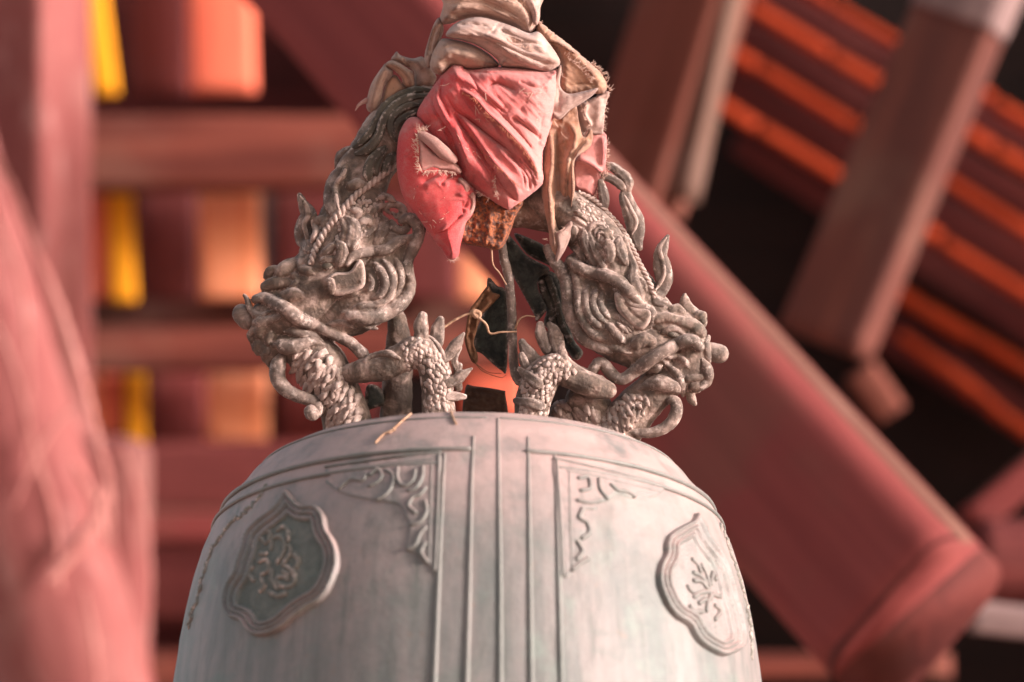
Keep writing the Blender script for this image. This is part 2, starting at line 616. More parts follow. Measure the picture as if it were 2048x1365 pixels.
def beam(name, p0, D_0, p1, D_1, w, t, mat, roll=0, r=.15, parent=None, w1=None, segs=14, sag=0.0, dome=0.0):
    """a squared timber between two points; w, t: width and depth in photo pixels at its mean distance; axis = local X."""
    a, b = P(p0[0], p0[1], D_0), P(p1[0], p1[1], D_1)
    s = (D_0 + D_1) / 2 / F
    w, t = w * s, t * s
    w1 = (w1 * s) if w1 else w
    ax = b - a
    Ln = ax.length
    ax.normalize()
    side = ax.cross(FV).normalized()
    dep = side.cross(ax).normalized()
    Rm = Matrix((ax, side, dep)).transposed().to_4x4()
    Rm = Rm @ Matrix.Rotation(math.radians(roll), 4, 'X')
    prof = rrect(1, t / w, r)
    n = len(prof)
    V, Fc = [], []
    xs = [Ln * i / segs for i in range(segs + 1)]
    if dome:
        xs += [Ln + w * dome * q for q in (.35, .65, .85, .96)]
    for i, x in enumerate(xs):
        u = min(1, x / Ln)
        ww = w + (w1 - w) * u
        k = 1.0
        if x > Ln:
            k = math.sqrt(max(.02, 1 - ((x - Ln) / (w * dome)) ** 2))
        for (py, pz) in prof:
            j = 1 + .02 * noise.noise(Vector((x * 3, py * 2, pz * 2 + len(name))))
            V.append((x, py * ww * j * k + sag * math.sin(math.pi * u), pz * ww * j * k))
    m = len(xs)
    for i in range(m - 1):
        for k in range(n):
            k2 = (k + 1) % n
            Fc.append((i * n + k, (i + 1) * n + k, (i + 1) * n + k2, i * n + k2))
    Fc.append(tuple(range(n)))
    Fc.append(tuple((m - 1) * n + k for k in range(n - 1, -1, -1)))
    o = mesh_obj(name, V, Fc, mat, None)
    o.matrix_world = Matrix.Translation(a) @ Rm
    if parent is not None:
        o.parent = parent
        o.matrix_parent_inverse = parent.matrix_world.inverted()
    return o


# roof underside (right) : boards with terracotta battens between, running up the slope
def quad_slab(name, pts, D_s, th, mat, parent=None):
    f = [P(x, y, d) for (x, y), d in zip(pts, D_s)]
    b = [p + FV * th for p in f]
    n = len(f)
    V = f + b
    Fc = [tuple(range(n - 1, -1, -1)), tuple(range(n, 2 * n))] + [(i, (i + 1) % n, n + (i + 1) % n, n + i) for i in range(n)]
    o = mesh_obj(name, V, Fc, mat, parent, smooth=False)
    return o


roof = tag(quad_slab("roof", [(700, -500), (2500, -500), (2500, 1800), (700, 1800)], (9.5, 9.5, 9.5, 9.5), .12, M_ROOFSHADE), kind='structure')
battens = [((1330, -190), (2150, 300), 16), ((1330, -80), (2150, 395), 22), ((1330, 20), (2250, 585), 22),
           ((1330, 140), (2250, 712), 22), ((1740, 549), (2250, 862), 26), ((1800, 668), (2060, 872), 20)]
for (a_, b2, w_) in battens:
    ax_, ay_, bx_, by_ = *a_, *b2
    nb = 5
    for k in range(nb):                    # short lengths laid end to end, none quite in line
        t0, t1 = k / nb + .002, (k + 1) / nb - .002
        j0, j1 = rng.uniform(-5, 5, 2)
        beam("batten", (ax_ + (bx_ - ax_) * t0, ay_ + (by_ - ay_) * t0 + j0), 9.38 - .18 * t0, (ax_ + (bx_ - ax_) * t1, ay_ + (by_ - ay_) * t1 + j1), 9.38 - .18 * t1, w_ * rng.uniform(.75, 1.25), 30, M_TILE, rng.uniform(8, 30), .2, parent=roof, segs=8)
boards = [((1330, -130), (2150, 350), 64), ((1330, -28), (2200, 495), 66), ((1330, 82), (2250, 652), 78), ((1480, 270), (2250, 780), 80), ((1640, 575), (2250, 960), 80)]
for (a_, b2, w_) in boards:
    beam("roof_board", a_, 9.42, b2, 9.3, w_, 18, M_BOARD, 0, .1, parent=roof)
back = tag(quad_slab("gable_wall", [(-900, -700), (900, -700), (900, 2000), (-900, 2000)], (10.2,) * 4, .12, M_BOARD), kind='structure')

# unseen wall added on the right; it keeps the low sun off the roof timbers
wv = [Vector((3.0 + dx, y, z)) for dx in (0, .2) for (y, z) in ((3.35, gz), (9, gz), (9, 6), (3.35, 6))]
tag(mesh_obj("sun_blocker_wall", wv, [(3, 2, 1, 0), (4, 5, 6, 7), (0, 1, 5, 4), (1, 2, 6, 5), (2, 3, 7, 6), (3, 0, 4, 7)], M_DARKRED, smooth=False), kind='structure')

# left: cross beams with painted blocks between them
def bm(name, a_, b2, D_, w_, t_, mat, label, cat="beam", roll=0, group=None, **k):
    o = beam(name, a_, D_, b2, k.pop('D1', D_), w_, t_, mat, roll, **k)
    return tag(o, label, cat, group)


bm("cross_beam", (-250, 312), (1150, 306), 9.00, 150, 90, M_PURLIN, "brown red cross beam just below the dark gap, left of the cloth", roll=8, segs=30, group="cross beams behind the bell")
bm("cross_beam", (-250, 702), (1150, 700), 9.00, 88, 80, M_PURLIN, "dusty cross beam between the middle and lower painted blocks", roll=6, segs=30, group="cross beams behind the bell")
bm("cross_beam", (-250, 625), (1150, 622), 9.40, 74, 60, M_STRUT, "thin dull brown cross beam right under the middle painted blocks", segs=30, group="cross beams behind the bell")
bm("cross_beam", (-250, 955), (1150, 952), 9.10, 140, 90, M_DARKRED, "dark red cross beam under the lowest painted blocks", segs=30, group="cross beams behind the bell")
bm("cross_beam", (-250, 1052), (1150, 1050), 8.90, 62, 60, M_BEAM, "light red cross beam halfway down beside the bell's shoulder", segs=30, group="cross beams behind the bell")
bm("cross_beam", (-250, 1165), (1150, 1165), 9.20, 160, 60, M_DARKRED, "wide dark red cross beam above the low black gap", segs=30, group="cross beams behind the bell")
bm("cross_beam", (-250, 1345), (1150, 1345), 9.00, 84, 80, M_PURLIN, "lowest brown cross beam at the bell's left side", segs=30, group="cross beams behind the bell")
# painted uprights seen between the beams
g3 = "painted uprights between the cross beams"
bm("yellow_strip", (180, -80), (214, 190), 9.15, 44, 40, M_YELLOW, "yellow painted strip in the top gap, beside the red post", "upright", group=g3)
bm("yellow_strip", (240, 380), (250, 604), 9.15, 46, 40, M_YELLOW, "yellow painted strip in the middle gap, touching a salmon strip", "upright", group=g3)
bm("yellow_strip", (270, 745), (274, 892), 9.15, 36, 40, M_YELLOW, "yellow painted strip in the lowest gap", "upright", group=g3)
bm("salmon_strip", (196, 380), (200, 600), 9.17, 48, 40, M_SALMON, "salmon strip beside the middle yellow strip", "upright", group=g3)
bm("salmon_strip", (222, 745), (224, 868), 9.17, 42, 40, M_SALMON, "red salmon strip in the lowest gap", "upright", group=g3)
bm("salmon_strip", (182, 745), (186, 850), 9.18, 44, 40, M_ORANGE, "orange strip nearest the red post in the lowest gap", "upright", group=g3)
bm("orange_block", (440, -90), (448, 186), 9.18, 130, 60, M_SALMON, "orange red painted block at the top, partly behind the diagonal beam", "block", group=g3)
bm("orange_block", (458, 376), (464, 598), 9.18, 122, 60, M_ORANGE, "bright orange painted block in the middle gap", "block", group=g3)
bm("orange_block", (474, 740), (476, 880), 9.18, 122, 60, M_ORANGE, "bright orange painted block in the lowest gap", "block", group=g3)
bm("orange_block", (950, 480), (950, 600), 9.18, 66, 60, M_ORANGE, "orange block seen through the dragon hanger under the rusty iron", "block", group=g3)
bm("orange_block", (985, 700), (985, 830), 9.18, 130, 60, M_SALMON, "orange block glimpsed low between the two dragon legs", "block", group=g3)
for (x0, x1, ya, yb, D_, mt, lb) in ((320, 324, -90, 190, 9.30, M_DARKRED, "brown panel in the top gap right of the yellow strip"),
                                     (333, 336, 380, 600, 9.30, M_DARKRED, "dark red panel in the middle gap between yellow and orange"),
                                     (356, 358, 745, 885, 9.30, M_BEAM, "red panel in the lowest gap left of the orange block")):
    bm("wood_panel", (x0, ya), (x1, yb), D_, 122, 40, mt, lb, "panel", group="wood panels between the cross beams")
for (x0, ya, yb, mt, lb) in ((640, 380, 600, M_DARKRED, "dark red panel in the middle gap behind the left dragon head"),
                             (655, 745, 885, M_BEAM, "red panel in the lowest gap behind the left dragon neck"),
                             (820, 380, 600, M_DARKRED, "dark panel in the middle gap under the red cloth")):
    bm("wood_panel", (x0, ya), (x0 + 3, yb), 9.32, 190, 40, mt, lb, "panel", group="wood panels between the cross beams")
bm("grey_post", (537, 376), (540, 600), 9.65, 26, 30, M_GREYW, "narrow grey post at the right edge of the middle orange block", "post")

# the large beams
dg_ = bm("diagonal_beam", (330, -420), (1830, 1240), 8.0, 330, 210, M_BEAM, "thick dark red diagonal beam running down to the right behind the bell", roll=-14, D1=6.6, r=.2, segs=40, w1=350)
beam("edge_moulding", (418, -500), 7.9, (1922, 1101), 6.54, 58, 50, M_MOULD, -14, .45, parent=dg_, segs=40)
beam("end_grain", (1826, 1235.6), 6.604, (1836, 1246.6), 6.592, 389, 250, M_ENDSHADE, -14, .2, parent=dg_, segs=2)  # dark slab over the beam's end so that it looks shaded
stA = bm("roof_strut", (1436, -160), (1262, 410), 8.2, 180, 150, M_STRUTA, "brick red squared strut with a dusty edge, nearest the cloth", "strut", roll=-32, r=.08, segs=24, group="roof struts on the right")
stB = bm("roof_strut", (1985, -120), (1650, 690), 7.8, 178, 120, M_STRUT, "long dark strut with a bleached top end, further right", "strut", roll=-24, r=.1, segs=24, group="roof struts on the right")
beam("strut_head", (1985, -120), 7.8, (1916, 46), 7.8, 188, 132, M_GREYW, -24, .15, parent=stB)
beam("bare_edge", (1484, -160), 8.13, (1362, 400), 8.13, 60, 60, M_TANW, -32, .15, parent=stA)
bm("low_beam", (1380, 1331), (1900, 1331), 8.4, 46, 60, M_PURLIN, "orange brown rail low down right of the bell", "rail")
bm("end_board", (1940, 1232), (2200, 1262), 7.4, 62, 60, M_GREYW, "pale pinkish board end at the lower right edge", "board")
bm("rising_beam", (1940, 1050), (2300, 740), 7.9, 64, 60, M_BEAM, "red beam rising to the right edge above the diagonal beam's end", "beam")
bm("round_log", (1960, 1125), (2300, 1120), 7.8, 170, 170, M_DARKRED, "dark rounded log end at the right edge", "log", r=.45)
bm("wooden_peg", (1720, 740), (1782, 830), 8.6, 70, 60, M_STRUTA, "stubby red peg standing on the diagonal beam's back", "peg", r=.3)
bm("wood_panel", (1400, 1060), (1720, 1060), 9.0, 190, 60, M_DARKRED, "dark red panel between the bell's right side and the diagonal beam", "panel", group="wood panels between the cross beams")
bm("wall_block", (1630, 1120), (1630, 1240), 8.7, 120, 60, M_TANW, "brownish block under the diagonal beam, right of the bell", "block")
# left mass
bm("red_post", (26, -350), (32, 1500), 8.6, 250, 210, M_COL, "tall red post with peeling paint at the left edge", "post", roll=-22, r=.08, segs=40)
bm("leaning_brace", (-230, 60), (190, 1500), 8.0, 300, 260, M_COL, "broad leaning red brace streaked with pale cobweb at lower left", "brace", roll=10, r=.42, segs=40)
bm("red_bracket", (205, 1480), (212, 905), 8.3, 178, 170, M_COL, "pinkish red rounded bracket between the brace and the bell", "bracket", r=.3, segs=30, dome=.2)

web = empty("cobweb", P(100, 900, 7.85), "pale dusty cobweb strands stretched down the leaning brace's edge", "cobweb")
for pts in ([(-40, 280, 6), (10, 350, 9), (60, 480, 10), (115, 610, 11), (150, 720, 12), (190, 860, 10), (215, 980, 9), (222, 1100, 6)], [(-20, 620, 4), (30, 740, 6), (70, 900, 6), (110, 1040, 8), (120, 1180, 5)], [(30, 1010, 5), (80, 900, 6), (130, 830, 5), (180, 800, 4)],
            [(215, 960, 10), (190, 1040, 15), (140, 1110, 17), (95, 1160, 9)], [(150, 930, 8), (190, 1000, 12), (210, 1080, 9)], [(-30, 380, 4), (40, 560, 6), (60, 760, 5), (50, 940, 4)], [(250, 900, 3), (285, 1020, 5), (300, 1180, 5), (285, 1330, 4)], [(170, 1180, 4), (190, 1290, 6), (200, 1400, 5)]):
    q_ = spline(pts, 14)
    v, f = tube_geo([P(a, b, 7.84) for a, b, _ in q_], q_[:, 2] * .8 * 7.84 / F, 8, .4, True, .6)
    mesh_obj("cobweb_strand", v, f, M_PALE, web)

# ------------------------------------------------------------------ the bell
AX = Vector((-86 * PX, .02, 0))
prof = [(.430, -1.25), (.424, -1.05), (.418, -.90), (.4085, -.72), (.3975, -.545), (.3850, -.432), (.3715, -.357), (.3590, -.309), (.3475, -.278),
        (.3375, -.2565), (.3305, -.2445), (.3215, -.2320), (.3075, -.2165), (.2940, -.1990), (.2760, -.1855), (.2620, -.1778), (.2450, -.1740), (.12, -.170), (.001, -.169)]
prof = [(a * .978, b + .0055) for a, b in prof]
pr = spline([(a * 1500, b * 1500) for a, b in prof], 6)[:, :2] / 1500
bell = empty("bronze_bell", AX, "weathered grey bronze temple bell hung by two coiled dusty dragons", "bell")
SEG = 220
V, Fc = [], []
for (r_, z_) in pr:
    for k in range(SEG):
        a = 2 * math.pi * k / SEG
        d_ = Vector((math.sin(a), -math.cos(a), 0))
        p = AX + d_ * r_ + Vector((0, 0, z_))
        p += d_ * (.0012 * noise.noise(p * 7) + .0005 * noise.noise(p * 40))
        V.append(p)
for i in range(len(pr) - 1):
    for k in range(SEG):
        k2 = (k + 1) % SEG
        Fc.append((i * SEG + k, i * SEG + k2, (i + 1) * SEG + k2, (i + 1) * SEG + k))
body = mesh_obj("bell_body", V, Fc, M_BELL, bell)
BV = BVHTree.FromPolygons([Vector(v) for v in V], Fc)


def cast(bv, px, py):
    d = (P(px, py, 1.0) - CAM).normalized()
    h = bv.ray_cast(CAM, d)
    return h  # loc, normal, idx, dist


def on_bell(px, py, lift=0.0):
    h = cast(BV, px, py)
    if h[0] is None:
        return None, None
    n = h[1]
    if n.dot(CAM - h[0]) < 0:
        n = -n
    return h[0] + n * lift, n


def ring(r_, z_, rad, a0, a1):
    pts = [AX + Vector((math.sin(a) * r_, -math.cos(a) * r_, z_)) for a in np.linspace(math.radians(a1), math.radians(360 + a0), 161)]
    return tube_geo(pts, [rad] * len(pts), 8, 1, True, .1, up=Vector((0, 0, 1)))


for (z_, rd, a0, a1) in ((-.1835, .0016, 5, 9), (-.2405, .0036, 0.6, 13.8), (-.2610, .0028, -5.8, 20.2)):
    i_ = int(np.argmin(np.abs(pr[:, 1] - z_)))
    v, f = ring(pr[i_, 0] + .001, pr[i_, 1], rd, a0, a1)
    mesh_obj("raised_ring", v, f, M_BELL, body)


def bell_tube(name, pts, r_, parent, seg=8, sink=.25, mat=None, wob=.12):
    s = spline(pts, 5)
    path, rad = [], []
    for q in s:
        p, n = on_bell(q[0], q[1], -sink * r_ * PX)
        if p is not None:
            path.append(p)
            rad.append((q[2] if len(q) > 2 else r_) * PX)
    if len(path) < 2:
        return None
    v, f = tube_geo(path, rad, seg, 1, True, wob)
    if isinstance(parent, MB):
        parent.add(v, f)
        return None
    return mesh_obj(name, v, f, mat or M_BELL, parent)


for pts in ([(889, 908), (884, 1000), (876, 1180), (866, 1420)], [(947, 874), (942, 1000), (938, 1180), (931, 1420)],
            [(996, 838), (998, 1000), (1000, 1180), (1000, 1420)], [(1056, 876), (1058, 1000), (1060, 1180), (1063, 1420)],
            [(1109, 912), (1113, 1000), (1118, 1180), (1124, 1420)]):
    bell_tube("rib", [(a, b, min(6.5, 3 + k * 1.2)) for k, (a, b) in enumerate(pts)], 6.5, bell, sink=.1)


def bell_patch(name, outline, height, step, mat, parent, field=None):
    """relief cast on the bell: outline in photo pixels laid on its surface, height(pts, d) in pixels."""
    o = spline(outline, 5, True)
    pts, fs = cdt(o, step)
    d, _, _ = seg_dist(pts, o, True)
    h = height(pts, d)
    V, ok = [], []
    for q, hh in zip(pts, h):
        p, n = on_bell(q[0], q[1], hh * PX)
        ok.append(p is not None)
        V.append(p if p is not None else Vector((0, 0, 0)))
    fs = [f for f in fs if all(ok[i] for i in f)]
    ob = mesh_obj(name, V, fs, mat, parent)
    if field:
        ob.data.materials.append(field)
        ob.data.polygons.foreach_set("material_index", [1 if min(d[i] for i in f) > 29.5 else 0 for f in fs])
    return ob


def med_h(pts, d):
    h = np.full(len(d), -2.0)
    h = np.where(d < 1.0, -2, h)
    st = lambda x0, x1: np.clip((d - x0) / (x1 - x0), 0, 1)
    pf = 13 * st(0, 4) - 7 * st(8, 10) + 5 * st(13, 15) - 8 * st(18, 20) + 6 * st(23, 25) - 7.6 * st(29, 32)
    return pf - .6 + .35 * rng.standard_normal(len(d))


medL = bell_patch("medallion", cr('U', [(585, 150), (640, 215), (700, 272), (770, 272), (830, 285), (885, 360), (905, 460), (955, 540), (985, 640), (985, 740), (950, 850), (900, 950), (830, 1020), (740, 1070), (650, 1135), (560, 1215), (460, 1262), (360, 1270), (280, 1225), (240, 1160), (150, 1120), (108, 1040), (110, 950), (140, 860), (190, 780), (215, 690), (250, 590), (280, 480), (360, 390), (440, 330), (500, 280), (545, 215)]), med_h, 1.7, M_BELL, bell, M_FIELD)
medR = bell_patch("medallion", cr('V', [(400, 105), (370, 165), (300, 205), (220, 250), (165, 300), (142, 370), (142, 440), (105, 510), (85, 600), (90, 690), (120, 780), (170, 880), (240, 960), (330, 1015), (370, 1090), (430, 1165), (540, 1235), (620, 1262), (700, 1240), (780, 1190), (800, 1080), (785, 980), (760, 860), (725, 760), (700, 650), (665, 540), (615, 440), (555, 360), (500, 280), (450, 180)]), med_h, 1.7, M_BELL, bell)
medL['label'] = "darker lobed medallion on the bell's shaded side"
medR['label'] = "pale lobed medallion on the bell's bright side"
em = MB()
for pts in ([(470, 600), (480, 530), (540, 510), (575, 560), (560, 640), (520, 700)], [(600, 580), (620, 620), (590, 680), (560, 720)], [(580, 730), (640, 780), (650, 850), (600, 890), (530, 870), (510, 830), (560, 810), (600, 830)],
            [(380, 700), (440, 680), (450, 760), (400, 800)], [(400, 830), (420, 880), (390, 920)], [(430, 640), (390, 640)], [(470, 760), (480, 840), (520, 900)], [(350, 620), (340, 560), (390, 520), (430, 560)], [(640, 640), (680, 680), (660, 740)], [(520, 460), (560, 430), (600, 470), (600, 540)], [(330, 740), (300, 790), (340, 840)], [(460, 930), (520, 960), (580, 940)], [(560, 770), (600, 800)], [(430, 460), (470, 480), (450, 540)]):
    bell_tube("", cr('U', pts), 5, em, 8, -.2, wob=.35)
em.build("flower_emblem", M_PATINA, medL)
em = MB()
for pts in ([(450, 530), (490, 600), (510, 700), (520, 790)], [(390, 590), (450, 620), (490, 680)], [(390, 650), (450, 660), (500, 720)], [(390, 780), (440, 750), (510, 740)], [(540, 590), (520, 680)], [(580, 780), (540, 760), (500, 820), (490, 890)], [(430, 830), (480, 800)], [(560, 500), (590, 560), (560, 640)], [(380, 480), (420, 520), (440, 580)], [(600, 660), (630, 720), (600, 780)], [(360, 860), (400, 900), (460, 900)], [(560, 850), (600, 900), (560, 960)], [(340, 700), (370, 740)]):
    bell_tube("", cr('V', pts), 5, em, 8, -.2, wob=.35)
em.build("flower_emblem", M_BELL, medR)


def corner(outline, tubes, crop, label):
    o = cr(crop, outline)
    pt = bell_patch("corner_ornament", o, lambda p, d: 3.2 * 1.2 * np.clip(d / 2.5, 0, 1) - .6 + .5 * np.array([noise.noise(Vector((a * .09, b * .09, 2))) for a, b in p]), 3, M_BELL, bell)
    pt['label'] = label
    line, curl = MB(), MB()
    for k, (r_, pts) in enumerate(tubes):
        bell_tube("", cr(crop, pts), r_ * (1 if k < 4 else 1.45), line if k < 4 else curl, 8, -1.1 if k < 4 else -.8)
    line.build("border_line", M_BELL, pt)
    curl.build("scroll_relief", M_BELL, pt)


corner([(150, 350), (560, 290), (800, 255), (1180, 215), (1170, 600), (1150, 1290), (1090, 1260), (960, 1140), (870, 1090), (900, 900), (860, 780), (800, 690), (640, 660), (500, 640), (300, 590), (200, 530), (140, 470), (180, 420)],
       [(2.8, [(150, 345), (560, 285), (800, 250), (1185, 215)]), (2.8, [(1175, 240), (1165, 700), (1140, 1280)]), (2.2, [(200, 395), (600, 330), (900, 300), (1110, 280)]), (2.2, [(1110, 300), (1100, 700), (1085, 1220)]),
        (3, [(560, 420), (620, 370), (660, 430), (610, 490), (550, 520)]), (3, [(700, 380), (760, 420), (750, 520), (690, 600), (620, 640)]), (3, [(800, 360), (800, 460), (860, 520), (940, 470), (960, 380)]), (3, [(1030, 350), (1020, 450), (960, 540), (900, 560)]),
        (3, [(1050, 540), (1000, 600), (940, 620), (900, 700), (960, 760)]), (3, [(1050, 660), (1060, 760), (1000, 850), (930, 870)]), (3, [(1050, 900), (1000, 960), (960, 1060), (900, 1090)]), (3, [(1050, 1040), (1010, 1120), (1060, 1200)]), (3, [(280, 540), (380, 460), (480, 470), (520, 420)])],
       'W', "corner scrollwork panel left of the ribs")
corner([(120, 170), (330, 215), (700, 300), (1110, 420), (1090, 500), (1000, 530), (900, 500), (830, 540), (700, 500), (610, 560), (520, 590), (520, 640), (390, 650), (450, 780), (430, 860), (380, 920), (390, 1040), (430, 1090), (320, 1190), (210, 1250), (180, 900), (140, 500)],
       [(2.8, [(130, 180), (330, 220), (700, 305), (1110, 425)]), (2.8, [(150, 200), (180, 700), (200, 1240)]), (2.2, [(240, 290), (500, 335), (800, 410), (1080, 480)]), (2.2, [(260, 300), (270, 700), (285, 1190)]),
        (3, [(350, 360), (430, 350), (450, 450), (370, 470)]), (3, [(530, 370), (540, 460), (600, 540)]), (3, [(640, 420), (700, 470), (780, 480), (850, 520)]), (3, [(340, 560), (450, 580), (540, 560)]), (3, [(380, 640), (350, 720), (420, 760), (440, 850), (380, 900)]), (3, [(340, 940), (380, 1020), (330, 1090)]), (3, [(290, 1190), (360, 1130), (430, 1090)])],
       'X', "corner scrollwork panel right of the ribs")
for pts in ([(533, 969), (516, 999), (490, 1024), (464, 1046), (441, 1076), (421, 1106), (404, 1157), (396, 1196), (383, 1239), (376, 1260)],
            [(1440, 1050), (1452, 1078), (1460, 1104), (1470, 1130), (1478, 1152), (1486, 1179), (1495, 1224), (1500, 1252), (1503, 1296), (1505, 1321)]):
    s = spline(pts, 13)
    for q0, q1 in zip(s[:-1], s[1:]):
        j = rng.uniform(-2.5, 2.5, 4)
        bell_tube("bead", [(q0[0] + j[0], q0[1] + j[1]), (q0[0] * .3 + q1[0] * .7 + j[2], q0[1] * .3 + q1[1] * .7 + j[3])], rng.uniform(3.5, 6), bell, 8, .1, M_PATINA, wob=.6)

# ------------------------------------------------------------------ the dragons
def fuse(mb, voxel, mat, rough, name, sm_it=6):
    """join closed lumps into one continuous skin with soft fillets and a cast, gritty surface."""
    tmp = mb.build(name + "_tmp", mat)
    md = tmp.modifiers.new("r", 'REMESH')
    md.mode = 'VOXEL'
    md.voxel_size = voxel * PX
    sm = tmp.modifiers.new("s", 'SMOOTH')
    sm.iterations = sm_it
    sm.factor = .5
    dg = bpy.context.evaluated_depsgraph_get()
    me = bpy.data.meshes.new_from_object(tmp.evaluated_get(dg))
    bpy.data.objects.remove(tmp)
    n = len(me.vertices)
    co = np.empty(n * 3)
    no = np.empty(n * 3)
    me.vertices.foreach_get("co", co)
    me.vertices.foreach_get("normal", no)
    co = co.reshape(-1, 3)
    no = no.reshape(-1, 3)
    h = np.array([noise.fractal(Vector(c) * 42, 1, 2, 2) * .9 + noise.ridged_multi_fractal(Vector(c) * 75, 1, 2, 2, 1, 2) * .45 - .4 + .3 * noise.ridged_multi_fractal(Vector(c) * 190, 1, 2, 2, 1, 2) for c in co])
    co += no * (h * rough * PX)[:, None]
    me.vertices.foreach_set("co", co.ravel())
    me.update()
    me.polygons.foreach_set("use_smooth", [True] * len(me.polygons))
    me.materials.clear()
    me.materials.append(mat)
    me.name = name
    bv = BVHTree.FromPolygons([Vector(c) for c in co], [tuple(p.vertices) for p in me.polygons])
    return me, bv


POOL = {}


def base_mesh(name, chains, voxel, mat, parent, rough=3.2):
    mb = MB()
    for ch in chains:
        s = spline([(x, y, r, d) for x, y, r, d in ch], 8)
        v, f = tube_geo([Pd(q[0], q[1], q[3]) for q in s], [max(2, q[2]) * PX for q in s], 16, .9)
        mb.add(v, f)
    me, bv = fuse(mb, voxel, mat, rough, name)
    o = bpy.data.objects.new(name, me)
    col.objects.link(o)
    o.parent = parent
    POOL[o] = (mb, mat, name)
    return o, bv


def refuse(o, voxel, rough):
    """the same skin again, now with everything cast on it swelling softly out of it."""
    mb, mat, name = POOL[o]
    me, bv = fuse(mb, voxel, mat, rough, name, 3)
    o.data = me
    return bv


def depth_on(bv, xy, d_min, d_max=999):
    out = []
    for x, y in xy:
        h = cast(bv, x, y)
        if h[0] is None:
            out.append(np.nan)
        else:
            out.append(min(max((D0 - (h[0] - CAM).dot(FV)) / PX, d_min), d_max))
    out = np.array(out)
    ok = ~np.isnan(out)
    if not ok.any():
        return np.full(len(out), d_min)
    i = np.arange(len(out))
    out = np.interp(i, i[ok], out[ok])
    for _ in range(3):
        e = np.r_[out[0], out, out[-1]]
        out = (e[:-2] + 2 * e[1:-1] + e[2:]) / 4
    return out


GROOVED = {'mane_strand', 'mane_leaf', 'flame_spine', 'claw'}
FUSED = {'brow_lump', 'cheek_lump', 'tooth'}


def strand(name, crop, pts, bv, parent, mat=None, lift=.3, d_min=-5, flat=.9, wob=.13, add=0, seg=12, d=None, pool=True):
    s = spline(cr(crop, pts), 4)
    if name in ('mane_strand', 'mane_leaf') or name in ('fan_rib', 'mane_curl', 'spine_ridge', 'lip'):
        t_ = np.linspace(0, 1, len(s))
        s[:, 2] *= np.clip(.5 + np.minimum(t_, 1 - t_) / .3, 0, 1)
    dd = depth_on(bv, s[:, :2], d_min) if d is None else np.full(len(s), float(d))
    dd = dd + lift * s[:, 2] + add
    v, f = tube_geo([Pd(a, b, e) for a, b, e in zip(s[:, 0], s[:, 1], dd)], np.maximum(.8, s[:, 2]) * PX, 16 if name in GROOVED else seg, flat, True, wob, groove=.32 if name in GROOVED else 0)
    if not isinstance(parent, MB) and parent in POOL and d is None and pool:
        v2, f2 = tube_geo([Pd(a, b, e) for a, b, e in zip(s[:, 0], s[:, 1], dd - s[:, 2] * .3)], np.maximum(1.5, s[:, 2] * 1.04) * PX, 12, flat, True)
        POOL[parent][0].add(v2, f2)
        if name in FUSED:
            return None
    if isinstance(parent, MB):
        parent.add(v, f)
        return None
    return mesh_obj(name, v, f, mat or M_HORN, parent)


def rope(name, crop, pts, bv, parent, mat=None, d_min=-5, pitch=26, n=2, lift=.15):
    s = spline(cr(crop, pts), 2.2)
    dd = depth_on(bv, s[:, :2], d_min) + lift * s[:, 2]
    t = np.gradient(s[:, :2], axis=0)
    t /= np.linalg.norm(t, axis=1)[:, None] + 1e-9
    L_n = np.r_[0, np.cumsum(np.hypot(*np.diff(s[:, :2], axis=0).T))]
    mb = MB()
    for k in range(n):
        a = 2 * math.pi * (L_n / pitch + k / n)
        r_ = s[:, 2] * .78
        x = s[:, 0] - t[:, 1] * np.cos(a) * r_ * .5
        y = s[:, 1] + t[:, 0] * np.cos(a) * r_ * .5
        v, f = tube_geo([Pd(p, q, e) for p, q, e in zip(x, y, dd + np.sin(a) * r_ * .5)], r_ * .58 * PX, 8, 1, True, .1)
        mb.add(v, f)
    return mb.build(name, mat or M_BRONZE, parent)


